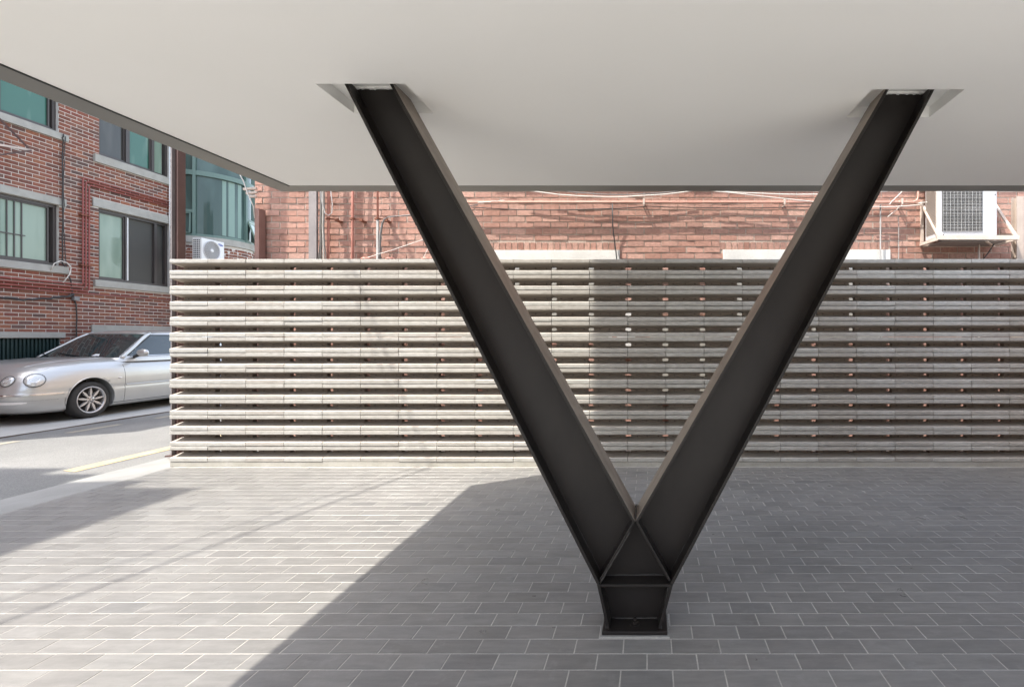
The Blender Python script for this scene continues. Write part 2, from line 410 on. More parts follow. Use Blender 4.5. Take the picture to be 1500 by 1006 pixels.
a = MB(); a.poly([(-6.27, 5.41, -0.0255), (-6.09, 5.36, -0.0255), (-6.09, 30, -0.0255), (-6.27, 30, -0.0255)])
tag(a.build('yellow_line', M['yellow'], fix=False), kind='structure')
a = MB()
for (ya, yb) in ((4.0, 6.95), (7.55, 8.3), (8.9, 9.4)):
    a.poly([(-8.74, ya, -0.0255), (-8.62, ya, -0.0255), (-8.62, yb, -0.0255), (-8.74, yb, -0.0255)])
tag(a.build('faded_yellow_line', M['yellow_faded'], fix=False), kind='structure')

# ================================================================ CONCRETE BLOCK SCREEN
scr = empty('block_screen', (0, YS, 0), 'long pale screen wall of stacked hollow concrete blocks, part sunlit and part in shade', 'screen wall')
XL, BL, BP, FT, TP, WD0, WD1, D = -5.186, 0.4134, 0.1688, 0.0395, 0.026, 0.135, 0.20, 0.335
FH = 0.052
fm = MB(); fm.box(XL + 0.002, 5.6, YS + 0.004, YS + D, 0.0, FH)
fm.build('footing', M['footing'], scr, bevel=0.004)
for r in range(13):
    mb = MB(); z0 = FH + 0.001 + r * BP
    zz = 0.0027
    for c in range(26):
        x0 = XL + c * BL + 0.0022; x1 = x0 + BL - 0.0048
        if random.random() < 0.25: x0 += 0.001
        dy = random.uniform(-0.0028, 0.0028); dz = random.uniform(-0.0008, 0.0008)
        e = 0.004
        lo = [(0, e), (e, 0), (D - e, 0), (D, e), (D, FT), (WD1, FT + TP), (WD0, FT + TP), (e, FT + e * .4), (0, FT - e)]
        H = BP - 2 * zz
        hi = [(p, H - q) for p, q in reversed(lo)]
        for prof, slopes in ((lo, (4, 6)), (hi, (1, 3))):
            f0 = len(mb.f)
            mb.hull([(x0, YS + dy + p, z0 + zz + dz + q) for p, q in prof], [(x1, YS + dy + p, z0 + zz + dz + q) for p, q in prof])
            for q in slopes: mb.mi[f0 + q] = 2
        wz0, wz1 = z0 + zz + dz + FT + TP - 0.001, z0 + zz + dz + H - FT - TP + 0.001
        a_, b_, ch = x0 + 0.031, x1 - 0.031, 0.012
        loop = [(a_ - ch * .6, wz0), (b_ + ch * .6, wz0), (b_, wz0 + ch), (b_, wz1 - ch), (b_ + ch * .6, wz1), (a_ - ch * .6, wz1), (a_, wz1 - ch), (a_, wz0 + ch)]
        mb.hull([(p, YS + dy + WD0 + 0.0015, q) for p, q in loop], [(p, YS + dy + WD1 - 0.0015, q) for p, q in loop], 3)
        zc = (wz0 + wz1) / 2
        for t in (0.22, 0.5, 0.8):                       # small core marks in the recessed web
            cx = x0 + BL * (t + random.uniform(-0.03, 0.03)); rr = random.uniform(0.006, 0.0095); cz = zc + random.uniform(-.003, .003)
            mb.poly([(cx + rr * math.cos(q * math.pi / 4), YS + dy + WD0 + 0.0007, cz + rr * math.sin(q * math.pi / 4)) for q in range(8)], 1)
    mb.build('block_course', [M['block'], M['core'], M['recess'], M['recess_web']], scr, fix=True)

# ================================================================ STEEL V COLUMN
vcol = empty('v_column', (-0.065, 2.494, 0), 'dark steel V shaped column standing on a bolted base plate and reaching into the ceiling', 'column')
def vy(x): return 0.019 * (x + 0.065)
YF, YB, YW = 2.388, 2.594, 2.491
def plate(a, b, th, side, y0=YF, y1=YB):           # flange from point a to b (x,z), thickness to one side
    ax, az = a; bx, bz = b; dx, dz = bx - ax, bz - az; l = math.hypot(dx, dz); nx, nz = -dz / l * th * side, dx / l * th * side
    mb = MB()
    q = [(ax, az), (ax + nx, az + nz)]; w = [(bx, bz), (bx + nx, bz + nz)]
    mb.hull([(q[0][0], y0 + vy(q[0][0]), q[0][1]), (q[0][0], y1 + vy(q[0][0]), q[0][1]), (q[1][0], y1 + vy(q[1][0]), q[1][1]), (q[1][0], y0 + vy(q[1][0]), q[1][1])],
            [(w[0][0], y0 + vy(w[0][0]), w[0][1]), (w[0][0], y1 + vy(w[0][0]), w[0][1]), (w[1][0], y1 + vy(w[1][0]), w[1][1]), (w[1][0], y0 + vy(w[1][0]), w[1][1])])
    return mb
LO0, LO1 = (-0.244, 0.235), (-1.4354, 2.609)
LI0, LI1 = (-0.0626, 0.530), (-1.2104, 2.609)
RO0, RO1 = (0.116, 0.229), (1.3815, 2.609)
RI1 = (1.147, 2.609)
TH = 0.014
for (p, q, s) in ((LO0, LO1, -1), (LI0, LI1, 1), (RO0, RO1, 1), (LI0, RI1, -1)):
    plate(p, q, TH, s).build('flange', M['steel_sheen' if p is LI0 else 'steel'], vcol, bevel=0.002)
for (p, q, s) in ((LI0, (LO0[0] + .02, LO0[1] + .01), -1), (LI0, (RO0[0] - .02, RO0[1] + .01), 1)):   # flanges running down through the joint
    plate((p[0], p[1] - 0.006), q, 0.012, s, YF + 0.012, YB - 0.012).build('cross_stiffener', M['steel'], vcol, bevel=0.002)
plate((-0.197, 0.02), LO0, TH, -1).build('base_flange', M['steel'], vcol, bevel=0.002)
plate((0.059, 0.02), RO0, TH, 1).build('base_flange', M['steel'], vcol, bevel=0.002)
wb = MB()
def web(pts):
    wb.hull([(x, YW + vy(x) - 0.005, z) for x, z in pts], [(x, YW + vy(x) + 0.005, z) for x, z in pts])
web([(LO0[0] + .004, LO0[1]), (LI0[0], LI0[1] - .004), (LI1[0] - .004, LI1[1] - .002), (LO1[0] + .004, LO1[1] - .002)])
web([(LI0[0] + .0005, LI0[1] - .004), (RO0[0] - .004, RO0[1]), (RO1[0] - .004, RO1[1] - .002), (RI1[0] + .004, RI1[1] - .002)])
web([(-0.195, 0.02), (0.057, 0.02), (0.1125, 0.2285), (LI0[0] + .0002, LI0[1] - .0042), (-0.2395, 0.2345)])
wb.build('web', M['steel'], vcol)
sh = MB(); sh.box(-0.232, 0.104, YF + 0.004, YB - 0.004, 0.218, 0.231)
sh.build('stiffener_plate', M['steel'], vcol, bevel=0.002)
bp = MB(); bp.box(-0.219, 0.089, 2.373, 2.615, 0.001, 0.0195)
bp.build('base_plate', M['steel'], vcol, bevel=0.003)
gb = MB()
n = 60
loop = []
for (a, b) in (((-0.228, 2.364), (0.098, 2.364)), ((0.098, 2.364), (0.098, 2.622)), ((0.098, 2.622), (-0.228, 2.622)), ((-0.228, 2.622), (-0.228, 2.364))):
    for i in range(n // 4):
        t = i / (n // 4); j = random.uniform(-0.0022, 0.0022)
        loop.append((a[0] + (b[0] - a[0]) * t + j, a[1] + (b[1] - a[1]) * t + j))
gb.hull([(x, y_, -0.01) for x, y_ in loop], [(x, y_, 0.0012) for x, y_ in loop])
gb.build('mortar_bed', M['kerb'], vcol)
for yb in (2.436, 2.552):
    b_ = MB(); b_.lathe([(0.0, 0.0), (0.024, 0.0), (0.024, 0.003), (0.014, 0.0035)], (-0.066, yb, 0.0197), 'Z', 24)
    bo = b_.build('bolt', M['steel'], vcol)
    nb = MB(); nb.lathe([(0.0155, 0.0), (0.0155, 0.014), (0.008, 0.015), (0.008, 0.028), (0.0, 0.029)], (-0.066, yb, 0.023), 'Z', 6)
    nb.build('nut', M['steel'], bo)
wd = MB()
def bead(a, b, r=0.0045):
    a = Vector(a); b = Vector(b); nn = max(6, int((b - a).length / 0.02)); pts = []; rs = []
    for i in range(nn + 1):
        pts.append(a.lerp(b, i / nn) + Vector((random.uniform(-.001, .001), random.uniform(-.001, .001), random.uniform(-.001, .001)))); rs.append(r * random.uniform(0.7, 1.3))
    wd.tube(pts, rs, 6)
for (p, q, s) in ((LO0, LO1, 1), (RO0, RO1, -1)):
    l = math.hypot(q[0] - p[0], q[1] - p[1]); nx = (q[1] - p[1]) / l * 0.016 * s
    bead((p[0] + nx, YW - 0.007 + vy(p[0]), p[1]), (q[0] + nx, YW - 0.007 + vy(q[0]), q[1] - 0.06), 0.0055)
bead((-0.215, YW - 0.006, 0.233), (0.09, YW - 0.006, 0.233)); bead((-0.18, YW - 0.006, 0.021), (0.045, YW - 0.006, 0.021))
bead((LI0[0], YF + 0.008, LI0[1] + 0.004), (LI0[0], YB, LI0[1] + 0.012), 0.005)
bead((-0.232, YF + 0.01, 0.232), (-0.09, YF + 0.012, 0.475), 0.004)
bead((0.096, YF + 0.02, 0.215), (0.062, YF + 0.03, 0.05), 0.0045)
bead((-0.2, YF + 0.006, 0.022), (-0.2, YW, 0.022)); bead((0.06, YF + 0.006, 0.022), (0.06, YW, 0.022))
wd.build('weld_bead', M['weld'], vcol, smooth=True)

# ================================================================ THE BUILDING OVERHEAD (soffit, trim, body)
HC = CAMH + 1.155
XO, YO = -2.906, 3.994       # outer corner
XI, YI = -2.739, 3.85        # inner corner, where the trim starts
YR, XR = -0.3, 3.2
bld = empty('overhead_building', (0, 0, 0), 'white underside of the building overhead with dark trim, carried by the V column', 'building')
pk = [(-1.52, -1.11, 2.304, 2.606), (1.04, 1.475, 2.355, 2.654)]
sf = MB()
us = sorted({XI, XR} | {v for p in pk for v in p[:2]}); vs = sorted({YR, YI} | {v for p in pk for v in p[2:]})
for i in range(len(us) - 1):
    for j in range(len(vs) - 1):
        cu, cv = (us[i] + us[i + 1]) / 2, (vs[j] + vs[j + 1]) / 2
        if any(a < cu < b and c < cv < d for a, b, c, d in pk): continue
        sf.poly([(us[i], vs[j], HC), (us[i], vs[j + 1], HC), (us[i + 1], vs[j + 1], HC), (us[i + 1], vs[j], HC)])
sf.build('soffit', M['soffit'], bld, fix=False)
for n_, (a, b, c, d) in enumerate(pk):
    p = MB(); zt = HC + 0.056; t = 0.004
    p.poly([(a, c, HC), (b, c, HC), (b, c, zt), (a, c, zt)]); p.poly([(a, d, HC), (b, d, HC), (b, d, zt), (a, d, zt)])
    p.poly([(a, c, HC), (a, d, HC), (a, d, zt), (a, c, zt)]); p.poly([(b, c, HC), (b, d, HC), (b, d, zt), (b, c, zt)])
    p.poly([(a, c, zt), (b, c, zt), (b, d, zt), (a, d, zt)])
    po = p.build('column_pocket', M['soffit'], bld, fix=False)
    # ragged plaster where the steel disappears into the pocket
    x0, x1 = (-1.44, -1.235) if n_ == 0 else (1.175, 1.39)
    rg = MB(); top = []; bot = []
    m_ = 26
    for i in range(m_ + 1):
        x = x0 + (x1 - x0) * i / m_
        bot.append((x, 0, HC + 0.050 + random.uniform(-0.0035, 0.0035) ))
    yy = YW - 0.022 + (-.025 if n_ == 0 else .025)
    for i in range(m_):
        rg.hull([(bot[i][0], yy, bot[i][2]), (bot[i + 1][0], yy, bot[i + 1][2]), (bot[i + 1][0], yy + .014, bot[i + 1][2]), (bot[i][0], yy + .014, bot[i][2])],
                [(bot[i][0], yy, zt), (bot[i + 1][0], yy, zt), (bot[i + 1][0], yy + .014, zt), (bot[i][0], yy + .014, zt)], 0, True)
    rg.build('plaster_edge', M['soffit'], po)
tr = MB()
tr.poly([(XI, YI, HC - .001), (XI, YR, HC - .001), (XO, YR, HC - .001), (XO, YO, HC - .001)])
tr.poly([(XI, YI, HC - .001), (XO, YO, HC - .001), (XR, YO, HC - .001), (XR, YI, HC - .001)])
tr.poly([(XI, YI, HC - .001), (XI, YR, HC - .001), (XI, YR, HC + .01), (XI, YI, HC + .01)])
tr.poly([(XO, YO, HC - .001), (XO, YR, HC - .001), (XO, YR, HC + .12), (XO, YO, HC + .12)])
tr.poly([(XO, YO, HC - .001), (XR, YO, HC - .001), (XR, YO, HC + .12), (XO, YO, HC + .12)])
# thin dark bar painted in for the shadow gap between plaster and trim
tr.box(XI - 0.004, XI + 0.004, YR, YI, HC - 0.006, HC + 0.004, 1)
tr.build('edge_trim', [M['trim'], M['dark']], bld, fix=False)
bd = MB(); bd.box(XO + .003, 2.35, YR, YO - .003, HC + 0.12, 7.5); bd.box(2.352, XR, YR, YO - .003, HC + 0.12, HC + .3)
bd.build('upper_storey', M['wall_grey'], bld)
sw = MB(); sw.box(4.4, 4.62, 1.2, YS - 0.12, 0.0, 2.25)
tag(sw.build('garden_wall', M['wall_brown']), 'low brown brick side wall just beyond the right edge of the paved bay', 'wall')

# ================================================================ REAR BRICK HOUSE
YWL = 6.5
def PR(u, v, d): return (u, YWL - d, v)
house = empty('brick_house', (-0.5, YWL, 0), 'weathered pink brick wall of the house just behind the concrete screen', 'house')
LT = [(-2.50, -0.37, 2.10, 2.515), (0.955, 3.10, 2.10, 2.52)]
SC = [(a - .035 if i == 0 else a - .04, b + 0.005, d, d + 0.112) for i, (a, b, c, d) in enumerate(LT)]
rb = MB()
ops = LT + SC
PW, PH = 0.2178, 0.0789
V0 = 2.40 - 30 * PH + 0.012
bricks(rb, PR, 7.5, 4.4, PW, PH, 0.013, 0.006, ops, 0.004, 0.0035, 0.003, u0=-5.06, v0=V0)
for (a, b, c, d) in SC:                               # bricks on end above each lintel
    x = a + 0.004
    while x < b - 0.03:
        w = 0.066
        rb.box(x + random.uniform(-.002, .002), min(x + w, b), YWL - 0.008 + random.uniform(-.002, .002), YWL + .02, c + 0.010, d - 0.012 + random.uniform(-.003, .003))
        x += 0.0778
rb.poly([(-5.06, YWL, 0), (7.5, YWL, 0), (7.5, YWL, 4.4), (-5.06, YWL, 4.4)], 1)
rb.box(-5.062, 7.52, YWL + 0.022, 14, 0, 4.42, 1)
rb.build('wall', [M['brick_pink'], M['mortar_tan']], house)
for (a, b, c, d) in LT:
    l = MB(); l.box(a, b, YWL - 0.03, YWL + .02, 2.33, d); l.build('lintel', M['lintel_white'], house, bevel=0.004)
    l = MB(); l.box(a + .1, b - .1, YWL - 0.012, YWL + .02, 1.35, 2.33); wo = l.build('window', M['white_metal'], house)
    l = MB(); l.box(a + .15, (a + b) / 2 - .03, YWL - 0.018, YWL - .011, 1.40, 2.28); l.box((a + b) / 2 + .03, b - .15, YWL - 0.018, YWL - .011, 1.40, 2.28)
    l.build('pane', M['lintel'], wo)
ev = MB(); ev.box(-2.4, 7.6, YWL - 0.30, YWL + .02, 4.19, 4.30); ev.build('eave', M['lintel'], house)
ev = MB(); ev.box(-4.2, -2.4, YWL - 0.30, YWL + .02, 4.26, 4.30); ev.build('eave', M['lintel'], house)

# ================================================================ LEFT BRICK BUILDING
XF = -11.9
def fy(px): return -XF * 740 / (950 - px)
def PF(u, v, d): return (XF + d, u, v)
fb = empty('brick_building', (XF, 10, 0), 'red brown brick apartment building with white mortar and green windows behind the silver car', 'building')
W1 = (8.0, 10.19, 5.52, 7.1); W2 = (10.94, 12.555, 5.34, 6.95)
W3 = (7.9, 10.20, 2.83, 4.06); W4 = (10.93, 12.555, 2.64, 4.205)
W5 = (7.6, 10.22, 0.35, 1.385)
W6 = (10.9, 12.5, 0.30, 1.42)
slabs = [('sill', 7.9, 10.33, 5.38, 5.52), ('sill', 10.82, 12.62, 5.165, 5.34), ('lintel', 7.8, 10.31, 4.062, 4.21), ('sill', 7.8, 10.33, 2.69, 2.83),
         ('lintel', 10.80, 12.62, 4.207, 4.39), ('sill', 10.82, 12.62, 2.49, 2.64), ('lintel', 7.5, 10.29, 1.387, 1.505), ('lintel', 10.78, 12.66, 1.422, 1.67)]
wins = [W1, W2, W3, W4, W5, W6]
ops = wins + [(a, b, c, d) for (_, a, b, c, d) in slabs]
fw = MB()
bricks(fw, PF, 16.5, 8.6, 0.2165, 0.0748, 0.0135, 0.005, ops, 0.0005, 0.0015, 0.0005, u0=5.0, v0=0.0, back=0.008)
backing(fw, PF, 5.0, 16.5, -0.03, 8.6, wins, 0.16)
fw.build('wall', [M['brick_dark'], M['mortar_white']], fb, fix=False)
bb = MB(); bb.box(XF - 9, XF - 0.17, 5.0, 16.5, -0.03, 8.6); bb.build('core', M['wall_brown'], fb)
for (nm, a, b, c, d) in slabs:
    s_ = MB(); pr = 0.055 if nm == 'sill' else 0.03
    s_.box(XF - 0.10, XF + pr, a, b, c + .001, d - .001); s_.build(nm, M['lintel'], fb, bevel=0.006)
def window(W, mull, panes, frame='frame', deep=0.085, fwid=0.06):
    y0, y1, z0, z1 = W; x = XF - deep
    f = MB()
    f.box(x - .05, x + .03, y0 + .002, y1 - .002, z0, z0 + fwid); f.box(x - .05, x + .03, y0 + .002, y1 - .002, z1 - fwid, z1 - .001)
    f.box(x - .05, x + .03, y0 + .002, y0 + fwid, z0 + fwid, z1 - fwid); f.box(x - .05, x + .03, y1 - fwid, y1 - .002, z0 + fwid, z1 - fwid)
    for (m0, m1, pr) in mull: f.box(x - .05, x + .03 + pr, m0, m1, z0 + fwid, z1 - fwid)
    fo = f.build('window', M[frame], fb)
    for (a, b, kind) in panes:
        p = MB(); p.box(x - .03, x - .02, a, b, z0 + fwid, z1 - fwid); pa = p.build('pane', M[kind], fo)
        s_ = MB(); t = 0.028
        if kind != 'mesh_dark' and b - a > 0.3:
            s_.box(x - .019, x + .008, a, b, z0 + fwid, z0 + fwid + t); s_.box(x - .019, x + .008, a, b, z1 - fwid - t, z1 - fwid)
            s_.box(x - .019, x + .008, a, a + t, z0 + fwid + t, z1 - fwid - t); s_.box(x - .019, x + .008, b - t, b, z0 + fwid + t, z1 - fwid - t)
            s_.build('sash', M[frame], fo)
    return fo
window(W1, [(fy(-2), fy(4), 0.0)], [(8.06, fy(-2), 'glass_dark'), (fy(4), fy(78), 'glass_green')])
window(W2, [(fy(187.5), fy(193), 0.01), (fy(225.5), fy(229.5), 0.0)],
       [(fy(149), fy(187.5), 'glass_dark'), (fy(193), fy(225.5), 'glass_green'), (fy(229.5), fy(243), 'glass_pale')])
w3 = window(W3, [(fy(-40), fy(-34), 0.0)], [(7.96, fy(-40), 'glass_dark'), (fy(-34), fy(77), 'glass_pale')])
gr = MB()
yy = fy(-30)
while yy < fy(44):
    gr.box(XF - .1, XF - .09, yy, yy + 0.018, 2.9, 4.0); yy += 0.112
gr.box(XF - .1, XF - .088, fy(-34), fy(44), 3.34, 3.36)
gr.build('security_bars', M['frame'], w3)
window(W4, [(fy(187), fy(189.5), 0.0), (fy(229), fy(233), 0.01)],
       [(fy(149), fy(187), 'glass_pale'), (fy(190), fy(229), 'mesh_dark'), (fy(233), fy(244), 'glass_dark')])
ln = MB(); ln.box(XF - .06, XF - .04, fy(189), fy(190.7), 2.70, 4.14); ln.build('mullion', M['white_metal'], fb)
gl = MB(); yy = 7.65
while yy < fy(91):
    gl.box(XF - .05, XF - .02, yy, yy + 0.03, 0.38, 1.375); yy += 0.062
gl.box(XF - .055, XF - .05, 7.62, fy(91.5), 0.38, 1.375)
gl.build('railing', M['grille_green'], fb)
l = MB(); l.box(XF - .1, XF - .08, 10.92, 12.48, 0.32, 1.41); l.build('shutter', M['glass_dark'], fb)
# curved glazed bay
CB, RB_ = (-11.95, 13.65), 1.0
def PB(u, v, d):
    t = -math.pi / 2 + u / RB_; return (CB[0] + (RB_ + d) * math.cos(t), CB[1] + (RB_ + d) * math.sin(t), v)
def arc_box(mb, u0, u1, z0, z1, d0, d1, seg=16, mi=0):
    for i in range(seg):
        a = u0 + (u1 - u0) * i / seg; b = u0 + (u1 - u0) * (i + 1) / seg
        mb.hull([PB(a, z0, d0), PB(b, z0, d0), PB(b, z0, d1), PB(a, z0, d1)], [PB(a, z1, d0), PB(b, z1, d0), PB(b, z1, d1), PB(a, z1, d1)], mi, True)
bw = MB(); bricks(bw, PB, math.pi, 3.79, 0.2165, 0.0748, 0.0135, 0.005, (), 0.0005, 0.001, 0.0005, u0=0, v0=0, back=0.02)
arc_box(bw, 0, math.pi, -0.02, 3.79, -0.06, 0.0, 40, 1)
bay = bw.build('bay_base', [M['brick_dark'], M['mortar_white']], fb)
s_ = MB(); arc_box(s_, 0, math.pi, 3.792, 3.955, -0.1, 0.05, 40); s_.build('bay_sill', M['lintel'], bay)
def ang(deg): return (deg + 90) * math.pi / 180 * RB_
s_ = MB()
for (z0, z1, d) in ((3.956, 4.02, .02), (5.50, 5.62, .03), (6.95, 7.05, .03)): arc_box(s_, 0.01, math.pi - .01, z0, z1, -0.06, d, 40)
for a_ in (-87, -62, 5, 40, 60, 87): s_.hull([PB(ang(a_ - 1.7), 3.957, -.06), PB(ang(a_ + 1.7), 3.957, -.06), PB(ang(a_ + 1.7), 3.957, .035), PB(ang(a_ - 1.7), 3.957, .035)],
                                       [PB(ang(a_ - 1.7), 7.02, -.06), PB(ang(a_ + 1.7), 7.02, -.06), PB(ang(a_ + 1.7), 7.02, .035), PB(ang(a_ - 1.7), 7.02, .035)])
for (a0, a1) in ((-86, -62), (5, 40)): arc_box(s_, ang(a0), ang(a1), 4.55, 4.62, -.05, .033, 8)
bf = s_.build('bay_window', M['frame_green'], fb)
s_ = MB(); arc_box(s_, 0.02, math.pi - .02, 4.0, 6.97, -0.055, -0.03, 48); s_.build('bay_glass', M['glass_bay'], bf, smooth=False)
s_ = MB()
for (a0, a1) in ((-30, -25), (-22, -13), (-8, -2)): arc_box(s_, ang(a0), ang(a1), 4.05, 5.48, -0.029, -0.027, 4)
s_.build('curtain', M['curtain'], bf)
for (a0, a1) in ((-84, -66),):
    s_ = MB(); q0, q1 = PB(ang(a0), 4.03, .04), PB(ang(a1), 4.03, .06); t0, t1 = PB(ang(a0), 4.53, .03), PB(ang(a1), 4.53, .03)
    for (p, q) in ((q0, q1), (t0, t1), (q0, t0), (q1, t1)): s_.bar(p, q, .03, .03)
    s_.build('casement', M['frame_green'], bf)
s_ = MB(); q0, q1 = Vector(PB(ang(8), 4.06, .22)), Vector(PB(ang(34), 4.06, .22)); t0, t1 = Vector(PB(ang(8), 4.54, .04)), Vector(PB(ang(34), 4.54, .04))
for (p, q) in ((q0, q1), (t0, t1), (q0, t0), (q1, t1)): s_.bar(p, q, .035, .035)
s_.poly([q0, q1, t1, t0]); s_.build('casement', M['glass_pale'], bf)
bc = MB(); arc_box(bc, 0, math.pi, 7.06, 8.6, -.1, 0.0, 30); bc.build('bay_upper_wall', M['brick_dark'], fb)

# ---- things on the left building
def pipe(name, pts, r, m, label, cat, group=None, n=8):
    mb = MB(); mb.tube(pts, r, n); o = mb.build(name, M[m], smooth=True); return tag(o, label, cat, group)
names = ['topmost', 'second', 'third']
xs = [118.3, 122.7, 127.5]
hv = [2.50, 2.44, 2.377]; tv = [4.745, 4.685, 4.625]
for i in range(3):
    yv = fy(xs[i]); x = XF + 0.045
    pipe('conduit', [(x, 5.6, hv[i]), (x, yv - .03, hv[i]), (x, yv, hv[i] + .03), (x, yv, tv[i] - .03), (x, yv + .03, tv[i]), (x, 12.63, tv[i])], 0.014,
         'conduit_red', f'{names[i]} of the red conduits that bend up the brick wall between the two windows', 'conduit', 'red conduits on the brick building')
pipe('conduit', [(XF + .04, 5.6, 2.308), (XF + .04, 12.65, 2.325)], 0.012, 'conduit_red', 'lowest red conduit, running straight along the brick wall below the right window sill', 'conduit', 'red conduits on the brick building')
for z, wd_ in ((2.9, 'lower'), (3.95, 'upper')):
    br = MB(); br.box(XF + .012, XF + .07, fy(114), fy(130), z, z + .02)
    tag(br.build('conduit_bracket', M['rust']), wd_ + ' of two rusty flat straps across the three vertical red conduits', 'bracket')
def wob(pts, amp, k=6):
    out = []
    for a, b in zip(pts, pts[1:]):
        a = Vector(a); b = Vector(b)
        for i in range(k):
            out.append(a.lerp(b, i / k) + Vector((random.uniform(0, amp), random.uniform(-amp, amp), random.uniform(-amp, amp))))
    out.append(Vector(pts[-1])); return out
def fpt(px, py, d=0.03): Y = fy(px); return (XF + d, Y, CAMH + (494 - py) / 740 * Y)
pipe('wall_cable', wob([fpt(87, 197, .07), fpt(89, 215), fpt(88, 300, .05), fpt(89, 385), fpt(98, 400), fpt(104, 432), fpt(110, 445), fpt(109, 515)], .012), .011, 'cable_black',
     'black cable hanging from the upper sill past the tangle and down behind the car', 'cable')
pipe('wall_cable', wob([fpt(90, 200, .07), fpt(91, 260), fpt(91, 340), fpt(94, 385), fpt(101, 415), fpt(104, 436)], .01), .007, 'cable_black',
     'thinner black cable beside the window edge on the brick building', 'cable')
pipe('wall_cable', wob([fpt(-40, 434, .05), fpt(0, 436, .05), fpt(30, 439, .05), fpt(70, 437, .05), fpt(94, 434, .05), fpt(104, 431, .06)], .012), .018, 'cable_black',
     'thick dark cable sagging sideways along the brick wall under the red conduits', 'cable')
pipe('wall_cable', [fpt(70, 396, .06), fpt(72, 386, .1), fpt(80, 382, .12), fpt(90, 385, .12), fpt(97, 392, .1), fpt(96, 402, .08), fpt(88, 414, .06)], .010, 'cable_white',
     'short white cable looping over the end of the lower left window sill', 'cable')
jb = MB(); c = Vector(fpt(107, 437, .05)); jb.box(c.x - .04, c.x + .04, c.y - .05, c.y + .05, c.z - .05, c.z + .04)
tag(jb.build('junction_box', M['pipe_grey'], bevel=0.01), 'small pale junction box where the cables meet on the brick wall', 'box')
pipe('drain_pipe', [(XF + .05, fy(245.5), 2.5), (XF + .05, fy(245.5), 7.0)], .014, 'white_metal', 'thin white pipe running up beside the right hand windows', 'pipe')
bk = empty('wall_bracket', (XF, fy(0), 5), 'triangular steel bracket sticking out of the brick wall at the left edge of the photo', 'bracket')
s_ = MB(); s_.bar(fpt(-14, 165, .05), fpt(19, 218, .30), .03, .03); s_.build('brace', M['post_brown'], bk)
s_ = MB(); s_.bar(fpt(-30, 208, .05), fpt(24, 221, .32), .035, .035); s_.build('arm', M['cream_metal'], bk)
s_ = MB(); s_.bar(fpt(-30, 228, .3), fpt(20, 220.5, .33), .025, .025); s_.build('arm', M['post_brown'], bk)
cc = empty('security_camera', (XF, fy(236), 3.9), 'small black security camera in front of the lower right window', 'camera')
a_, b_ = Vector(fpt(233, 341, .35)), Vector(fpt(243, 345, .40)); s_ = MB(); s_.tube([a_, a_.lerp(b_, .2), b_], [.04, .05, .05], 12); s_.build('housing', M['rubber'], cc)
s_ = MB(); s_.tube([b_, Vector(fpt(249, 349, .3)), Vector(fpt(254, 360, .05))], .012, 6); s_.build('cable', M['cable_white'], cc)

# left outdoor air conditioner
ac = empty('air_conditioner', (-11.0, 12.32, 3.28), 'white outdoor air conditioner with round fan under the curved teal window', 'air conditioner')
X0, X1, Y0, Y1, Z0, Z1 = -11.13, -10.90, 12.32, 12.98, 3.27, 3.83
s_ = MB(); s_.box(X0, X1, Y0, Y1, Z0, Z1); s_.build('casing', M['white_metal'], ac, bevel=0.012)
s_ = MB(); s_.box(X0 + .025, X1 - .045, Y0 - .004, Y0 - .001, Z0 + .05, Z1 - .03); sg = s_.build('side_grille', M['dark'], ac)
s_ = MB()
for i in range(10):
    z = Z0 + .05 + i * .052; s_.box(X0 + .02, X1 - .04, Y0 - .012, Y0 - .0045, z, z + .016)
for i in range(4):
    x = X0 + .03 + i * .043; s_.box(x, x + .012, Y0 - .015, Y0 - .0125, Z0 + .045, Z1 - .03)
s_.build('grille_bar', M['white_metal'], sg)
fc = (X1, Y0 + .28, Z0 + .285)
s_ = MB(); s_.lathe([(0.0, .003), (.225, .003)], fc, 'X', 40); fo = s_.build('fan_guard', M['fan'], ac)
s_ = MB()
for rr in [.03 + .0215 * i for i in range(10)]: s_.tube([(fc[0] + .012, fc[1] + rr * math.cos(t * math.pi / 16), fc[2] + rr * math.sin(t * math.pi / 16)) for t in range(33)], .0028, 4)
for t in range(24): s_.bar((fc[0] + .014, fc[1], fc[2]), (fc[0] + .014, fc[1] + .228 * math.cos(t * math.pi / 12), fc[2] + .228 * math.sin(t * math.pi / 12)), .003, .003, (1, 0, 0))
s_.lathe([(0.222, .004), (.235, .02), (.245, .004)], fc, 'X', 40)
s_.build('guard_wire', M['grey_metal'], fo)
s_ = MB(); s_.lathe([(0, .03), (.035, .025), (.045, .01)], fc, 'X', 20); s_.build('fan_hub', M['white_metal'], fo)
s_ = MB(); ec = (X1 + .004, Y0 + .545, Z1 - .085)
s_.poly([(ec[0], ec[1] + .075 * math.cos(t * math.pi / 12), ec[2] + .026 * math.sin(t * math.pi / 12) - .012 * math.cos(t * math.pi / 12)) for t in range(24)])
lg = s_.build('badge', M['blue'], ac)
tc = bpy.data.curves.new('lettering', 'FONT'); tc.body = 'SAMSUNG'; tc.size = .03; tc.align_x = 'CENTER'; tc.align_y = 'CENTER'; tc.extrude = .0005
to = bpy.data.objects.new('lettering_curve', tc); col.objects.link(to)
bpy.context.view_layer.update()
tm = bpy.data.meshes.new_from_object(to.evaluated_get(bpy.context.evaluated_depsgraph_get())); bpy.data.objects.remove(to)
mtx = Matrix.Translation((ec[0] + .002, ec[1], ec[2])) @ Matrix.Rotation(R(90), 4, 'Z') @ Matrix.Rotation(R(90), 4, 'X')
tm.transform(mtx); tm.materials.clear(); tm.materials.append(M['white_metal'])
lo = bpy.data.objects.new('lettering', tm); col.objects.link(lo); lo.parent = lg; lo.matrix_parent_inverse = parent_inv(lg)
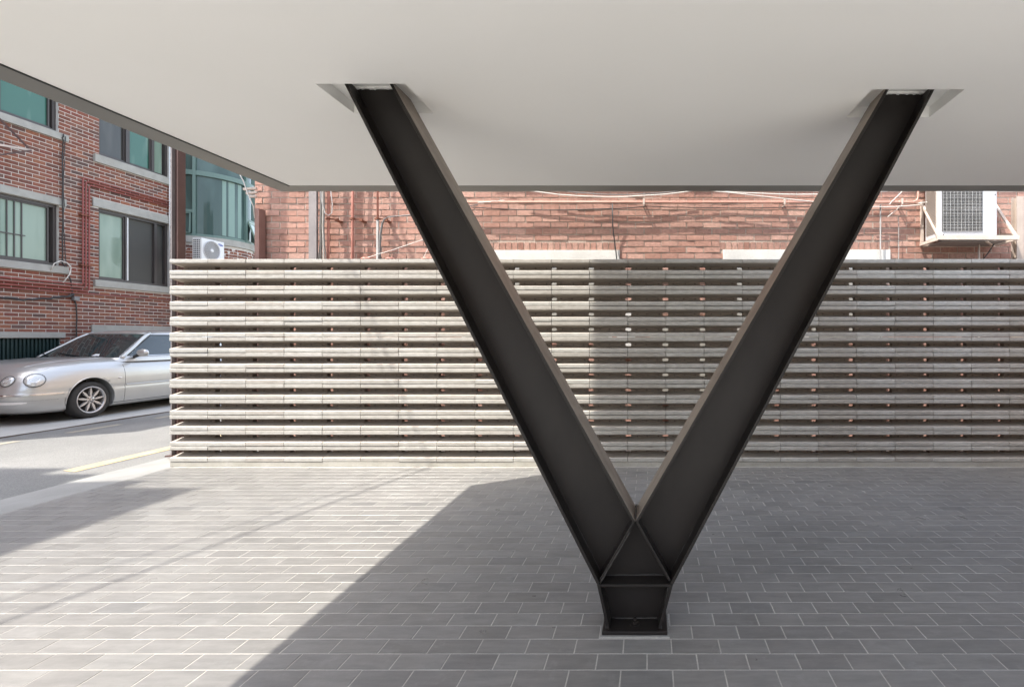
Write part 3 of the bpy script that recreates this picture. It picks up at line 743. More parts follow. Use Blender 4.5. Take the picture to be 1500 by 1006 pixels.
for yy in (Y0 + .08, Y1 - .1):
    s_ = MB(); s_.bar((X1 + .02, yy, Z0 - .025), (X0 - .25, yy, Z0 - .025), .03, .04); s_.bar((X1, yy, Z0 - .04), (X0 - .25, yy, Z0 - .35), .03, .03); s_.build('support_arm', M['cream_metal'], ac)

# ================================================================ STEEL POSTS
def hpost(x0, x1, y0, y1, z1, ms, label, t=0.012, loc=None, open_side=True):
    e = empty('steel_post', ((x0 + x1) / 2, (y0 + y1) / 2, 0), label, 'post')
    xm = (x0 + x1) / 2
    s_ = MB(); s_.box(x0, x0 + t, y0, y1, 0, z1); s_.build('flange', M[ms[0]], e)
    s_ = MB(); s_.box(x1 - t, x1, y0, y1, 0, z1); s_.build('flange', M[ms[1]], e)
    s_ = MB(); s_.box(x0 + t, x1 - t, (y0 + y1) / 2 - .005, (y0 + y1) / 2 + .005, 0, z1); s_.build('web', M[ms[1]], e)
    s_ = MB(); s_.box(x0 - .05, x1 + .05, y0 - .02, y1 + .02, 0, .015); s_.build('foot_plate', M[ms[1]], e)
    return e
hpost(-5.61, -5.525, 5.93, 6.03, 6.6, ('post_grey', 'post_brown'), 'tall brown steel post at the left end of the concrete screen')
def ypost(x0, x1, y0, y1, z1, m, label, slot=None):
    e = empty('steel_post', ((x0 + x1) / 2, (y0 + y1) / 2, 0), label, 'post')
    t = .01
    s_ = MB(); s_.box(x0, x1, y0, y0 + t, 0, z1); s_.build('flange', M[m], e)
    s_ = MB(); s_.box(x0, x1, y1 - t, y1, 0, z1); s_.build('flange', M[m], e)
    s_ = MB(); s_.box((x0 + x1) / 2 - .004, (x0 + x1) / 2 + .004, y0 + t, y1 - t, 0, z1); s_.build('web', M[m], e)
    return e
ypost(-4.185, -4.09, 6.22, 6.255, 5.2, 'post_grey', 'grey steel post in front of the pink brick wall beside the bundle of grey cables')
ypost(4.52, 4.607, 6.20, 6.30, 3.13, 'post_beige', 'dusty beige steel post at the right edge beside the large air conditioner')
s_ = MB(); s_.box(-4.96, -4.905, 6.36, 6.47, 0, 3.02); s_.box(-5.0, -4.96, 6.42, 6.49, 0, 3.02)
tag(s_.build('angle_post', M['post_pink']), 'narrow reddish channel post on the left corner of the pink brick wall', 'post')
ar = empty('pipe_bracket', (-5, 6.35, 3.1), 'short pale stub pipes sticking out of the corner of the brick wall', 'bracket')
for (p, q) in (((357, 277.5), (376, 276)), ((361, 283.5), (377, 282)), ((366, 288), (376, 287.5))):
    s_ = MB(); a_ = at(*p, 6.33); b_ = at(*q, 6.36); s_.bar(a_, b_, .04, .026); s_.build('stub_pipe', M['cream_metal'], ar)
pipe('loose_cable', [at(351, 256, 6.3), at(356, 264, 6.33), at(362, 282, 6.3), at(371, 302, 6.35), at(373, 320, 6.36)], .006, 'cable_white', 'thin white cable dangling in front of the curved teal window edge', 'cable')

# ================================================================ PIPES AND CABLES ON THE PINK WALL
YP = 6.39
info = [(481, 'pipe_red', 'leftmost of three upright red pipes on the pink brick wall, beside the grey cables'),
        (516.5, 'pipe_red', 'middle one of three upright red pipes on the pink brick wall'),
        (553.3, 'pipe_red', 'rightmost of three upright pipes on the pink brick wall, turning grey lower down')]
for i, (px, m, lab) in enumerate(info):
    X = (px - 950) / 740 * YP
    e = empty('wall_pipe', (X, YP, 0), lab, 'pipe', 'upright red pipes on the pink brick wall')
    zc = CAMH + (494 - 320.5) / 740 * YP
    lean = -.02
    if i < 2:
        s_ = MB(); s_.tube([(X + lean, YP, 0.02), (X, YP, zc), (X + .01, YP, 5.0)], .0145, 12); s_.build('tube', M[m], e, smooth=True)
    else:
        s_ = MB(); s_.tube([(X, YP, zc), (X - .005, YP, 5.0)], .0115, 12); s_.build('tube', M[m], e, smooth=True)
        s_ = MB(); s_.tube([(X - .004, YP, 0.02), (X, YP, zc)], .0165, 12); s_.build('lower_tube', M['pipe_grey'], e, smooth=True)
    s_ = MB(); s_.box(X - .05, X + .12, YP + .012, YP + .03, zc - .008, zc + .008); s_.box(X + .08, X + .12, YP, YWL + .0, zc - .03, zc - .012)
    s_.lathe([(.018, -.012), (.023, -.012), (.023, .012), (.018, .012)], (X, YP, zc), 'Z', 14)
    s_.build('clamp', M['rust'], e)
X = (562 - 950) / 740 * 6.33
pipe('flexible_conduit', [at(558, 382, 6.35), at(556, 370, 6.35), at(557, 345, 6.35), at(560, 328, 6.33), at(563, 321, 6.32), at(569, 318, 6.31), at(600, 315, 6.32), at(640, 309, 6.36), at(700, 300, 6.36)], [.014, .014, .014, .013, .009, .007, .006, .006, .006], 'pipe_grey',
     'grey flexible conduit curving away from the rightmost upright pipe', 'conduit')
for j, (px, r, m) in enumerate(((467.5, .009, 'pipe_grey'), (469.3, .012, 'pipe_grey'), (471.5, .009, 'cable_white'), (473.3, .006, 'pipe_grey'))):
    a_ = at(px, 278, 6.33); z = [5.0, 3.25, 3.0, 2.8, 2.6, 2.4, 2.2, 1.2, 0.1]
    ws = [0, 0, .004, -.006, .006, .012 * (j - 1.5), .02 * (j - 1.5), .0, .0]
    cl_ = ('thin grey cable nearest the grey post in the upright cable bundle', 'thickest grey cable in the bundle beside the grey post', 'white cable in the upright bundle beside the grey post', 'thinnest grey cable, furthest right in the upright bundle beside the grey post')[j]
    pipe('upright_cable', [(a_.x + w + random.uniform(-.004, .004), 6.35, q) for q, w in zip(z, ws)], r, m,
         cl_, 'cable', 'cables bundled beside the grey post')
pipe('loose_cable', [at(470, 278, 6.28), at(471, 295, 6.28), at(476, 312, 6.27), at(481, 316, 6.3), at(486, 312, 6.32), at(487, 300, 6.34), at(484, 276, 6.34)], .006, 'cable_white', 'white cable looping around the top of the leftmost red pipe', 'cable')
hz = empty('wall_pipe', (0.5, YP, 3.1), 'long horizontal pink pipe along the brick wall, bending upward near the large air conditioner', 'pipe')
zh = CAMH + (494 - 296) / 740 * YP
xe = (1345 - 950) / 740 * YP
s_ = MB(); s_.tube([(-2.6, YP, zh), (0, YP, zh), (xe - .06, YP, zh), (xe - .015, YP, zh + .02), (xe, YP, zh + .07), (xe, YP, zh + .6)], .0125, 12); s_.build('tube', M['pipe_copper'], hz, smooth=True)
for px in (943, 1149, 1321):
    X = (px - 950) / 740 * YP; s_ = MB(); s_.box(X - .012, X + .012, YP - .016, YP - .012, zh - .03, zh + .045); s_.box(X - .008, X + .008, YP - .012, YWL + .0, zh + .02, zh + .034)
    s_.box(X - .008, X + .008, YP - .006, YWL, zh - .05, zh - .036)
    s_.build('clamp', M['cream_metal'], hz)
def sag(a, b, drop, Y0_, Y1_, n=14):
    p = at(*a, Y0_); q = at(*b, Y1_); return [p.lerp(q, i / n) + Vector((0, 0, -drop * 4 * (i / n) * (1 - i / n))) + Vector((0, random.uniform(-.004, .004), random.uniform(-.003, .003))) for i in range(n + 1)]
cb = [((760, 277), (1030, 277), .10, 6.40, .009, 'cable_white', 'sagging white cable just under the dark ceiling edge, left of centre'),
      ((800, 276), (1010, 278), .07, 6.41, .008, 'pipe_grey', 'grey cable twisted with the sagging white one under the ceiling edge'),
      ((1030, 278), (1300, 280), .05, 6.41, .009, 'cable_white', 'pale cable along the top of the brick wall, right of centre'),
      ((1035, 279), (1240, 301), .00, 6.38, .007, 'cable_white', 'thin pale cable slanting down to the right across the pink pipe'),
      ((690, 304), (945, 303), .035, 6.40, .007, 'cable_black', 'black cable sagging left of the middle pipe clamp'),
      ((945, 302), (1200, 302), .025, 6.40, .006, 'cable_black', 'black cable sagging right of the middle pipe clamp'),
      ((1270, 303), (1350, 300), .01, 6.38, .007, 'cable_white', 'short pale cable stretched toward the air conditioner bracket'),
      ((700, 297), (740, 294), .0, 6.37, .006, 'cable_white', 'short white cable wrapped on the left of the pink pipe'),
      ((1300, 318), (1322, 300), .0, 6.40, .005, 'cable_white', 'short pale wire slanting up to the right pipe clamp'),
      ((1302, 300), (1326, 276), .0, 6.38, .006, 'cable_white', 'pale wire slanting up across the pipe left of the air conditioner'),
      ((528, 380), (660, 335), .02, 6.20, .005, 'cable_white', 'thin white wire slanting up above the screen behind the V column'),
      ((620, 378), (634, 350), .0, 6.20, .005, 'cable_white', 'short white wire rising steeply beside the left arm of the V column'),
      ((1345, 298), (1362, 296), .0, 6.36, .007, 'cable_white', 'stubby white cable entering the side of the large air conditioner')]
for (a_, b_, d_, Yc, r, m, lab) in cb:
    pipe('wall_cable', sag(a_, b_, d_, Yc, Yc), r * .85, m, lab, 'cable')
pipe('wall_cable', [at(897, 298, 6.38), at(897.5, 330, 6.42), at(899, 345, 6.44), at(902, 366, 6.44), at(904, 385, 6.42), at(904, 520, 6.42)], .008, 'cable_black', 'dark cable hanging straight down over the end of the white lintel', 'cable')
pipe('wall_conduit', [at(1289.7, 300, 6.42), at(1289.7, 680, 6.42)], .010, 'pipe_grey', 'slim grey conduit running down in front of the right white lintel', 'conduit')
pipe('wall_conduit', [at(1316.5, 318, 6.45), at(1316.5, 680, 6.45)], .004, 'pipe_grey', 'very thin wire running down the bricks left of the air conditioner', 'conduit')
for (px, lab) in ((536, 'leftmost'), (572, 'middle'), (624.5, 'rightmost')):
    p = at(px, 379, 6.15); s_ = MB(); s_.lathe([(0, .014), (.04, .012), (.056, .002), (.056, -.012), (.02, -.016), (.02, -.5)], (p.x, p.y, p.z), 'Z', 20)
    tag(s_.build('red_cap', M['pipe_red'], smooth=True), f'{lab} of three round red caps peeping over the top of the screen', 'cap', 'red caps behind the screen')

for (x0, x1, z0, z1, mm, lab) in ((-.40, -.17, 1.22, 1.80, 'white_metal', 'white box on the pink brick wall glimpsed through the gaps of the screen'),
                                  (.02, .95, .55, 1.62, 'lintel', 'wide grey panel on the pink brick wall glimpsed through the screen gaps')):
    s_ = MB(); s_.box(x0, x1, YWL - .10, YWL - .012, z0, z1); tag(s_.build('wall_box', M[mm], bevel=.006), lab, 'box')
# ================================================================ LARGE AIR CONDITIONER ON THE RIGHT
ab = empty('ac_bracket', (3.96, 6.45, 2.58), 'cream angle steel wall bracket carrying the large air conditioner', 'bracket')
xa, xb, yf, zb = 3.487, 4.44, 6.09, 2.585
def piece(nm, a_, b_, w, h, m='cream_metal', up=(0, 0, 1)):
    s_ = MB(); s_.bar(a_, b_, w, h, up); return s_.build(nm, M[m], ab)
piece('front_rail', (xa + .0, yf, zb + .015), (xb + .02, yf, zb + .015), .035, .05)
piece('rear_rail', (xa, YWL - .02, zb), (xb, YWL - .02, zb), .03, .03)
for x in (xa, xb): piece('side_rail', (x, yf + .018, zb), (x, YWL - .035, zb), .035, .035)
for x in (xa + .02, xb - .0):
    piece('brace', (x, YWL - .02, zb + .52), (x, yf + .02, zb + .04), .035, .02)
    piece('wall_leg', (x, YWL - .018, zb + .02), (x, YWL - .018, zb + .56), .035, .03)
s_ = MB(); s_.box(xa + .08, xb - .1, yf + .03, YWL - .05, zb - .022, zb - .016); s_.build('tray', M['fins'], ab)
piece('cross_strap', (xb - .35, yf + .02, zb - .028), (xb - .03, YWL - .05, zb - .028), .03, .012)
ac2 = empty('air_conditioner', (3.87, 6.27, 2.62), 'large pale outdoor air conditioner with wire grille on a bracket at the right', 'air conditioner')
AX0, AX1, AY0, AY1, AZ0, AZ1 = 3.515, 4.225, 6.12, 6.42, 2.612, 3.50
s_ = MB(); s_.box(AX0, AX1, AY0 + .001, AY1, AZ0, AZ1); s_.build('casing', M['grey_metal'], ac2, bevel=0.012)
gx0, gx1, gz0 = (1380 - 950) / 740 * AY0, (1439 - 950) / 740 * AY0, CAMH + (494 - 339) / 740 * AY0
s_ = MB(); s_.box(gx0, gx1, AY0 - .004, AY0 - .0005, gz0, AZ1 - .05); fo = s_.build('coil', M['dark'], ac2)
s_ = MB(); z = gz0 + .006
while z < AZ1 - .06:
    zz_ = z + random.uniform(-.002, .002); s_.box(gx0 + .003, gx1 - .003, AY0 - .010, AY0 - .0045, zz_, zz_ + random.choice((.003, .004, .0055))); z += .0115
s_.build('coil_fins', M['fins'], fo)
s_ = MB()
x = gx0
while x < gx1 + .001: s_.box(x, x + .0015, AY0 - .022, AY0 - .0205, gz0, AZ1 - .05); x += (gx1 - gx0) / 11
z = gz0
while z < AZ1 - .05: s_.box(gx0, gx1, AY0 - .0195, AY0 - .018, z, z + .0013); z += .036
s_.build('wire_grille', M['white_metal'], ac2)
s_ = MB(); s_.box(AX0 - .004, AX0 - .001, AY0 + .05, AY1 - .03, AZ0 + .06, AZ1 - .08); sg = s_.build('side_louvre', M['cream_metal'], ac2)
s_ = MB(); z = AZ0 + .07
while z < AZ1 - .1: s_.box(AX0 - .009, AX0 - .0045, AY0 + .055, AY1 - .035, z, z + .006); z += .019
s_.build('louvre_slat', M['fan'], sg)
for (px, py) in ((1382, 343.5), (1457, 345), (1458, 285)): s_ = MB(); p = at(px, py, AY0 - .002); s_.lathe([(0, -.003), (.006, -.002), (.006, .002)], (p.x, AY0 - .002, p.z), 'Y', 8); s_.build('screw', M['dark'], ac2)
pipe('drain_hose', [at(1434, 358, 6.3), at(1434, 500, 6.35), at(1434, 640, 6.35)], .012, 'cream_metal', 'straight drain hose hanging below the large air conditioner', 'hose')
pipe('wall_cable', sag((1457, 356), (1436, 385), .01, 6.3, 6.3), .006, 'cable_black', 'dark wire slanting down below the air conditioner bracket', 'cable')

# ================================================================ OVERHEAD CABLES AND THE BUILDING ACROSS THE ROAD (cast the shadows on the paving)
def sunpt(S, h): return (S[0] - KX * (h - S[2]), S[1] - KY * (h - S[2]), h)
for (dx, dr, lab) in ((0.0, .016, 'thicker overhead cable whose shadow crosses the sunny paving'), (-0.32, .009, 'thinner overhead cable strung beside the thicker one')):
    p1 = Vector(sunpt((-3.18 + dx, 2.478, 0), 6.0)); p2 = Vector(sunpt((-3.18 + dx * .3, 5.467, 2.09), 6.4))
    d = (p2 - p1); pts = [p1 - d * 1.6 + d * t * .2 + Vector((0, 0, 0.0)) for t in range(0, 17)]
    pipe('overhead_cable', pts, dr, 'cable_black', lab, 'cable')
nb_ = empty('neighbouring_block', (-12, -2, 0), 'pale building across the road whose shadow falls over the left side of the paving', 'building')
def caster(sx, sy, h, w, d):
    x, y_, _ = sunpt((sx, sy, 0), h); s_ = MB(); s_.box(x - w, x, y_ - d, y_, 0, h); return s_
caster(-4.16, 4.70, 9.0, 5, 4.5).build('main_block', M['wall_brown'], nb_)
x, y_, _ = sunpt((-4.9, 4.95, 0), 9.6); s_ = MB(); s_.box(x - 4, x, y_ - 4, y_, 9.0, 9.6); s_.build('parapet', M['lintel'], nb_)
x, y_, _ = sunpt((-5.75, 5.28, 0), 10.2); s_ = MB(); s_.box(x - 4, x, y_ - 4, y_, 9.6, 10.2); s_.build('roof_house', M['wall_brown'], nb_)
x, y_, _ = sunpt((-6.35, 5.52, 0), 11.0); s_ = MB(); s_.box(x - 3, x, y_ - 3, y_, 9.6, 11.0); s_.build('roof_house', M['wall_brown'], nb_)
for i in range(3):
    s_ = MB(); x = -4.16 - KX * 9; s_.box(x - .02, x + .03, -.3, .8, 1.2 + i * 2.7, 2.6 + i * 2.7); s_.build('window', M['glass_dark'], nb_)

bk_ = empty('unseen_sky_blocker', (2, -11, 0), 'unseen brown building added behind the viewer to block low sky', 'building')
s_ = MB(); s_.box(-7.5, 9, -16, -10.2, 0, 6.0); s_.build('wall', M['wall_brown'], bk_)  # added out of view so the column web reflects less bright sky
for i in range(6):
    for z in (1.0, 4.2):
        s_ = MB(); s_.box(-6.5 + i * 3, -5.1 + i * 3, -10.2, -10.16, z, z + 1.4); s_.build('window', M['glass_dark'], bk_)  # windows of the added unseen building

# ================================================================ SILVER CAR
CX, CY, CZ = -10.77, 8.0, -0.03
car = empty('parked_car', (CX, CY, CZ), 'silver saloon car with twin oval headlights parked by the brick building', 'car')
def outline(u0, u1, w, n, cnt):
    pts = []; K = 1600; c = (u0 + u1) / 2; a = (u1 - u0) / 2
    for i in range(K + 1):
        t = math.pi * i / K
        cs, sn = math.cos(t), math.sin(t)
        pts.append((c - a * math.copysign(abs(cs) ** (2 / n), cs), w * abs(sn) ** (2 / n)))
    # resample by arc length
    Ls = [0]
    for p, q in zip(pts, pts[1:]): Ls.append(Ls[-1] + math.hypot(q[0] - p[0], q[1] - p[1]))
    out = []; j = 0; half = cnt // 2
    for i in range(half + 1):
        s = Ls[-1] * i / half
        while j < K - 1 and Ls[j + 1] < s: j += 1
        f = (s - Ls[j]) / max(1e-9, Ls[j + 1] - Ls[j]); out.append((pts[j][0] + (pts[j + 1][0] - pts[j][0]) * f, pts[j][1] + (pts[j + 1][1] - pts[j][1]) * f))
    return out + [(u, -s) for u, s in out[-2:0:-1]]
def interp(tab, z):
    # catmull-like smooth interpolation of table rows (z, a, b, c ...)
    for i in range(len(tab) - 1):
        if tab[i][0] <= z <= tab[i + 1][0]:
            t = (z - tab[i][0]) / (tab[i + 1][0] - tab[i][0])
            return [p + (q - p) * t for p, q in zip(tab[i][1:], tab[i + 1][1:])]
    return list(tab[-1][1:])
body = [(0.17, .24, 4.80, .83, 6), (0.21, .10, 4.88, .885, 6), (0.30, .03, 4.93, .905, 6), (0.42, .005, 4.95, .915, 6), (0.485, .0, 4.95, .918, 6), (0.515, .015, 4.94, .914, 6),
        (0.58, .035, 4.94, .922, 6), (0.68, .07, 4.95, .926, 5.5), (0.76, .11, 4.95, .918, 5), (0.83, .17, 4.94, .90, 4.8), (0.89, .27, 4.92, .868, 4.6), (0.935, .42, 4.88, .825, 4.6),
        (0.97, .62, 4.80, .765, 4.6), (0.998, .90, 4.65, .68, 4.4), (1.012, 1.2, 4.5, .55, 4)]
zs = []
for i in range(len(body) - 1):
    for k_ in range(3): zs.append(body[i][0] + (body[i + 1][0] - body[i][0]) * k_ / 3)
zs.append(body[-1][0])
CN = 220
mb = MB()
for z in zs:
    u0, u1, w, n = interp(body, z)
    mb.v += [(CX + s, CY + u, CZ + z) for u, s in outline(u0, u1, w, n, CN)]
for i in range(len(zs) - 1):
    for k_ in range(CN):
        a_ = i * CN + k_; b_ = i * CN + (k_ + 1) % CN; mb.f.append((a_, b_, b_ + CN, a_ + CN)); mb.mi.append(0)
mb.f.append(tuple((len(zs) - 1) * CN + k_ for k_ in range(CN))); mb.mi.append(0)
mb.f.append(tuple(reversed(range(CN)))); mb.mi.append(0)
bo = mb.build('body', M['paint'], car, smooth=True)
# wheel arches cut as real openings
UF, UR_ = 0.96, 3.76
for u in (UF, UR_):
    cut = MB(); cut.lathe([(0, -1.1), (.372, -1.1), (.372, 1.1), (0, 1.1)], (CX, CY + u, CZ + .325), 'X', 48)
    co = cut.build('arch_cutter', M['rubber']); md = bo.modifiers.new('arch', 'BOOLEAN'); md.object = co; md.operation = 'DIFFERENCE'; md.solver = 'EXACT'
bpy.context.view_layer.update()
dg = bpy.context.evaluated_depsgraph_get(); nm_ = bpy.data.meshes.new_from_object(bo.evaluated_get(dg))
bo.modifiers.clear(); bo.data = nm_
for o in [o for o in bpy.data.objects if o.name.startswith('arch_cutter')]: bpy.data.objects.remove(o)
if len(bo.data.materials) == 0: bo.data.materials.append(M['paint'])
s_ = MB(); s_.box(CX - .55, CX + .55, CY + .3, CY + 4.6, CZ + .19, CZ + .7); s_.build('underbody', M['rubber'], car)
def bodyw(z, u):   # half width of the body at height z and length u
    u0, u1, w, n = interp(body, z); c = (u0 + u1) / 2; a = (u1 - u0) / 2
    q = min(1, abs((u - c) / a)); return w * (1 - q ** n) ** (1 / n)
def bodyu(z, s):   # nose position at height z and lateral s
    u0, u1, w, n = interp(body, z); c = (u0 + u1) / 2; a = (u1 - u0) / 2
    return c - a * (1 - min(1, abs(s) / w) ** n) ** (1 / n)
# cabin
cab = [(0.93, 1.38, 4.45, .875, 9), (0.985, 1.44, 4.40, .862, 9), (1.02, 1.50, 4.34, .842, 9), (1.2, 1.80, 4.06, .757, 8), (1.34, 2.04, 3.86, .685, 8), (1.41, 2.18, 3.72, .64, 7), (1.445, 2.30, 3.6, .59, 6), (1.468, 2.48, 3.4, .50, 5), (1.478, 2.75, 3.1, .34, 4)]
zs = [0.93 + i * (1.478 - .93) / 40 for i in range(41)]
CN2 = 300; rings = []
for z in zs:
    u0, u1, w, n = interp(cab, z); rings.append([(u, s, z) for u, s in outline(u0, u1, w, n, CN2)])
groups = {'roof': MB(), 'windscreen': MB(), 'side_window': MB(), 'side_window_': MB(), 'rear_window': MB()}
def classify(u, s, z):
    if z < 1.005 or z > 1.405: return 'roof'
    u0, u1, w, n = interp(cab, z)
    fr = u - u0
    if abs(s) < w * (.905) and fr < .22: return 'windscreen' if z > 1.0 else 'roof'
    if abs(s) < w * .86 and u1 - u < .22: return 'rear_window'
    if abs(s) > w * .955 and 1.03 < z < 1.385:
        if u < u0 + .15: return 'roof'
        if u > u1 - .42: return 'roof'
        if abs(u - 2.83) < .045: return 'roof'
        return 'side_window' if s > 0 else 'side_window_'
    return 'roof'
def pin(g, r): return r
for i in range(len(zs) - 1):
    for k_ in range(CN2):
        q = [rings[i][k_], rings[i][(k_ + 1) % CN2], rings[i + 1][(k_ + 1) % CN2], rings[i + 1][k_]]
        c = [sum(p[j] for p in q) / 4 for j in range(3)]
        groups[classify(*c)].poly([(CX + s, CY + u, CZ + z) for u, s, z in q])
groups['roof'].poly([(CX + s, CY + u, CZ + z) for u, s, z in rings[-1]])
for nm, gmb in groups.items():
    o = gmb.build(nm.rstrip('_'), M['paint'] if nm == 'roof' else M['car_glass'], car, smooth=True)
    bm = bmesh.new(); bm.from_mesh(o.data); bmesh.ops.remove_doubles(bm, verts=bm.verts, dist=1e-4); bmesh.ops.recalc_face_normals(bm, faces=bm.faces)
    bm.to_mesh(o.data); bm.free()
    for p in o.data.polygons: p.use_smooth = True
for sgn in (1, -1):
    s_ = MB(); pts = []
    for i in range(15):
        z = .985 + i * (1.42 - .985) / 14; u0, u1, w, n = interp(cab, z); c_ = (u0 + u1) / 2; a__ = (u1 - u0) / 2
        pts.append((CX + sgn * w * .925, CY + c_ - a__ * (1 - .925 ** n) ** (1 / n) + .012, CZ + z))
    s_.tube(pts, .032, 10); s_.build('pillar', M['paint'], car, smooth=True)
    s_ = MB(); pts = []
    for i in range(12):
        z = 1.03 + i * .355 / 11; u0, u1, w, n = interp(cab, z); u = u0 + .15; q = abs((u - (u0 + u1) / 2) / ((u1 - u0) / 2)); pts.append((CX + sgn * w * (1 - q ** n) ** (1 / n), CY + u, CZ + z))
    z = 1.385
    for i in range(12):
        u0, u1, w, n = interp(cab, z); u = u0 + .15 + i * .12; q = abs((u - (u0 + u1) / 2) / ((u1 - u0) / 2)); pts.append((CX + sgn * w * (1 - q ** n) ** (1 / n), CY + u, CZ + z))
    s_.tube(pts, .011, 6); s_.build('window_seal', M['rubber'], car, smooth=True)
s_ = MB(); u0, u1, w, n = interp(cab, 1.41); c_ = (u0 + u1) / 2; a__ = (u1 - u0) / 2
s_.tube([(CX + w * q / 10 * .92, CY + c_ - a__ * (1 - abs(q / 10 * .92) ** n) ** (1 / n) + .004, CZ + 1.41) for q in range(-10, 11)], .016, 8); s_.build('windscreen_header', M['paint'], car, smooth=True)
# belt and window surround trim, wipers, papers on the dash
for sgn in (1, -1):
    s_ = MB(); pts = []
    for i in range(24):
        u = 1.62 + i * .11; u0, u1, w, n = interp(cab, 1.02); pts.append((CX + sgn * (w + .008), CY + u, CZ + 1.022))
    s_.tube(pts, .008, 6); s_.build('belt_trim', M['chrome'], car)
for (a_, b_) in (((.10, 1.50), (-.42, 1.60)), ((-.45, 1.47), (-.75, 1.62))):
    s_ = MB(); s_.bar((CX + a_[0], CY + a_[1] - .02, CZ + 1.025), (CX + b_[0], CY + b_[1] - .02, CZ + 1.07), .016, .012); s_.build('wiper', M['rubber'], car)
s_ = MB(); s_.poly([(CX + .32, CY + 1.475, CZ + 1.03), (CX + .46, CY + 1.475, CZ + 1.03), (CX + .43, CY + 1.52, CZ + 1.06), (CX + .35, CY + 1.52, CZ + 1.06)]); s_.build('paper_note', M['paper'], car)
# headlights
def oval(nm, s, z, ru, rz, tilt, mt, depth=.035, ring=True, off=0.0):
    u = bodyu(z, s); du = (bodyu(z, s + .02) - bodyu(z, s - .02)) / .04; dv = (bodyu(z + .03, s) - bodyu(z - .03, s)) / .06
    nrm = Vector((du, -1, dv)).normalized(); tx = Vector((1, du, 0)).normalized(); tz = nrm.cross(tx).normalized()
    if tz.z < 0: tz = -tz
    c = Vector((CX + s, CY + u, CZ + z)) + nrm * off
    a1 = tx * math.cos(tilt) + tz * math.sin(tilt); a2 = -tx * math.sin(tilt) + tz * math.cos(tilt)
    mb_ = MB(); rows = 6; n = 32; b0 = 0
    for i in range(rows + 1):
        r_ = math.cos(i / rows * math.pi / 2 * .98); hgt = math.sin(i / rows * math.pi / 2) * depth
        for k_ in range(n):
            t = 2 * math.pi * k_ / n; mb_.v.append(tuple(c + a1 * ru * r_ * math.cos(t) + a2 * rz * r_ * math.sin(t) + nrm * (hgt - .006)))
    for i in range(rows):
        for k_ in range(n): mb_.f.append((i * n + k_, i * n + (k_ + 1) % n, (i + 1) * n + (k_ + 1) % n, (i + 1) * n + k_)); mb_.mi.append(0)
    mb_.f.append(tuple(rows * n + k_ for k_ in range(n))); mb_.mi.append(0)
    o = mb_.build(nm, M[mt], car, smooth=True)
    if ring:
        rg_ = MB(); rg_.tube([c + a1 * (ru + .004) * math.cos(2 * math.pi * k_ / 32) + a2 * (rz + .004) * math.sin(2 * math.pi * k_ / 32) + nrm * .004 for k_ in range(33)], .0035, 6)
        rg_.build('light_rim', M['dark'], o, smooth=True)
        rf = MB(); c2 = c + nrm * (depth - .004); rf.tube([c2 + (a1 * ru * math.cos(2 * math.pi * k_ / 24) + a2 * rz * math.sin(2 * math.pi * k_ / 24)) * .45 - nrm * .010 for k_ in range(25)], .007, 6)
        rf.build('reflector_ring', M['chrome'], o, smooth=True)
    return o
for sgn in (1, -1):
    oval('headlight', sgn * .745, .705, .118, .105, sgn * R(28), 'lens')
    oval('headlight', sgn * .50, .70, .086, .078, sgn * R(28), 'lens')
    oval('side_marker', sgn * .0 + sgn * .001, .3, .001, .001, 0, 'lens_clear', .001, False) if False else None
# grille, strips
s_ = MB(); s_.box(CX - .22, CX + .22, CY + .045, CY + .20, CZ + .60, CZ + .83); go = s_.build('grille', M['dark'], car, bevel=.02)
s_ = MB(); s_.tube([(CX + .24 * math.cos(t * math.pi / 12), CY + .06 + .06 * max(0, math.sin(t * math.pi / 12)), CZ + .715 + .125 * math.sin(t * math.pi / 12)) for t in range(25)], .014, 8)
for i in range(-5, 6): s_.box(CX + i * .038 - .005, CX + i * .038 + .005, CY + .035, CY + .06, CZ + .62, CZ + .81)
s_.build('grille_bars', M['chrome'], go)
def strip(nm, z, s0, s1, hgt, m, out=.006, thick=.008, wrap=None):
    mb_ = MB(); n = 26; pa = []
    for i in range(n + 1):
        s = s0 + (s1 - s0) * i / n; pa.append((s, bodyu(z, s)))
    if wrap:
        for i in range(1, 10):
            u = pa[0][1] + 0; 
        last = pa[-1]; 
        for i in range(1, 12):
            u = last[1] + (wrap - last[1]) * i / 11; pa.append((math.copysign(bodyw(z, u), s1), u))
    for i, (s, u) in enumerate(pa):
        t = Vector((pa[min(i + 1, len(pa) - 1)][0] - pa[max(i - 1, 0)][0], pa[min(i + 1, len(pa) - 1)][1] - pa[max(i - 1, 0)][1], 0)).normalized()
        nr = Vector((t.y, -t.x, 0));
        if nr.y > .3 or nr.x * s < -.3: nr = -nr
        hh = hgt * (1 if i < len(pa) - 2 else .6)
        for (o_, zz_) in ((-thick, -hh / 2), (out, -hh / 2 + .004), (out, hh / 2 - .004), (-thick, hh / 2)):
            p = Vector((CX + s, CY + u, CZ + z)) + nr * o_ + Vector((0, 0, zz_)); mb_.v.append(tuple(p))
    for i in range(len(pa) - 1):
        for k_ in range(3): mb_.f.append((i * 4 + k_, i * 4 + k_ + 1, i * 4 + 5 + k_, i * 4 + 4 + k_)); mb_.mi.append(0)
    return mb_.build(nm, M[m], car, smooth=False)
for sgn in (1, -1):
    strip('bumper_strip', .497, 0.0, sgn * .86, .026, 'chrome', .006, wrap=.55)
    strip('bumper_groove', .470, 0.0, sgn * .86, .008, 'dark', .003, wrap=.55)
    strip('bumper_reflector', .37, sgn * .2, sgn * .74, .045, 'lens_clear', .004)
    strip('bumper_groove', .40, sgn * .1, sgn * .84, .006, 'dark', .001, wrap=.48)
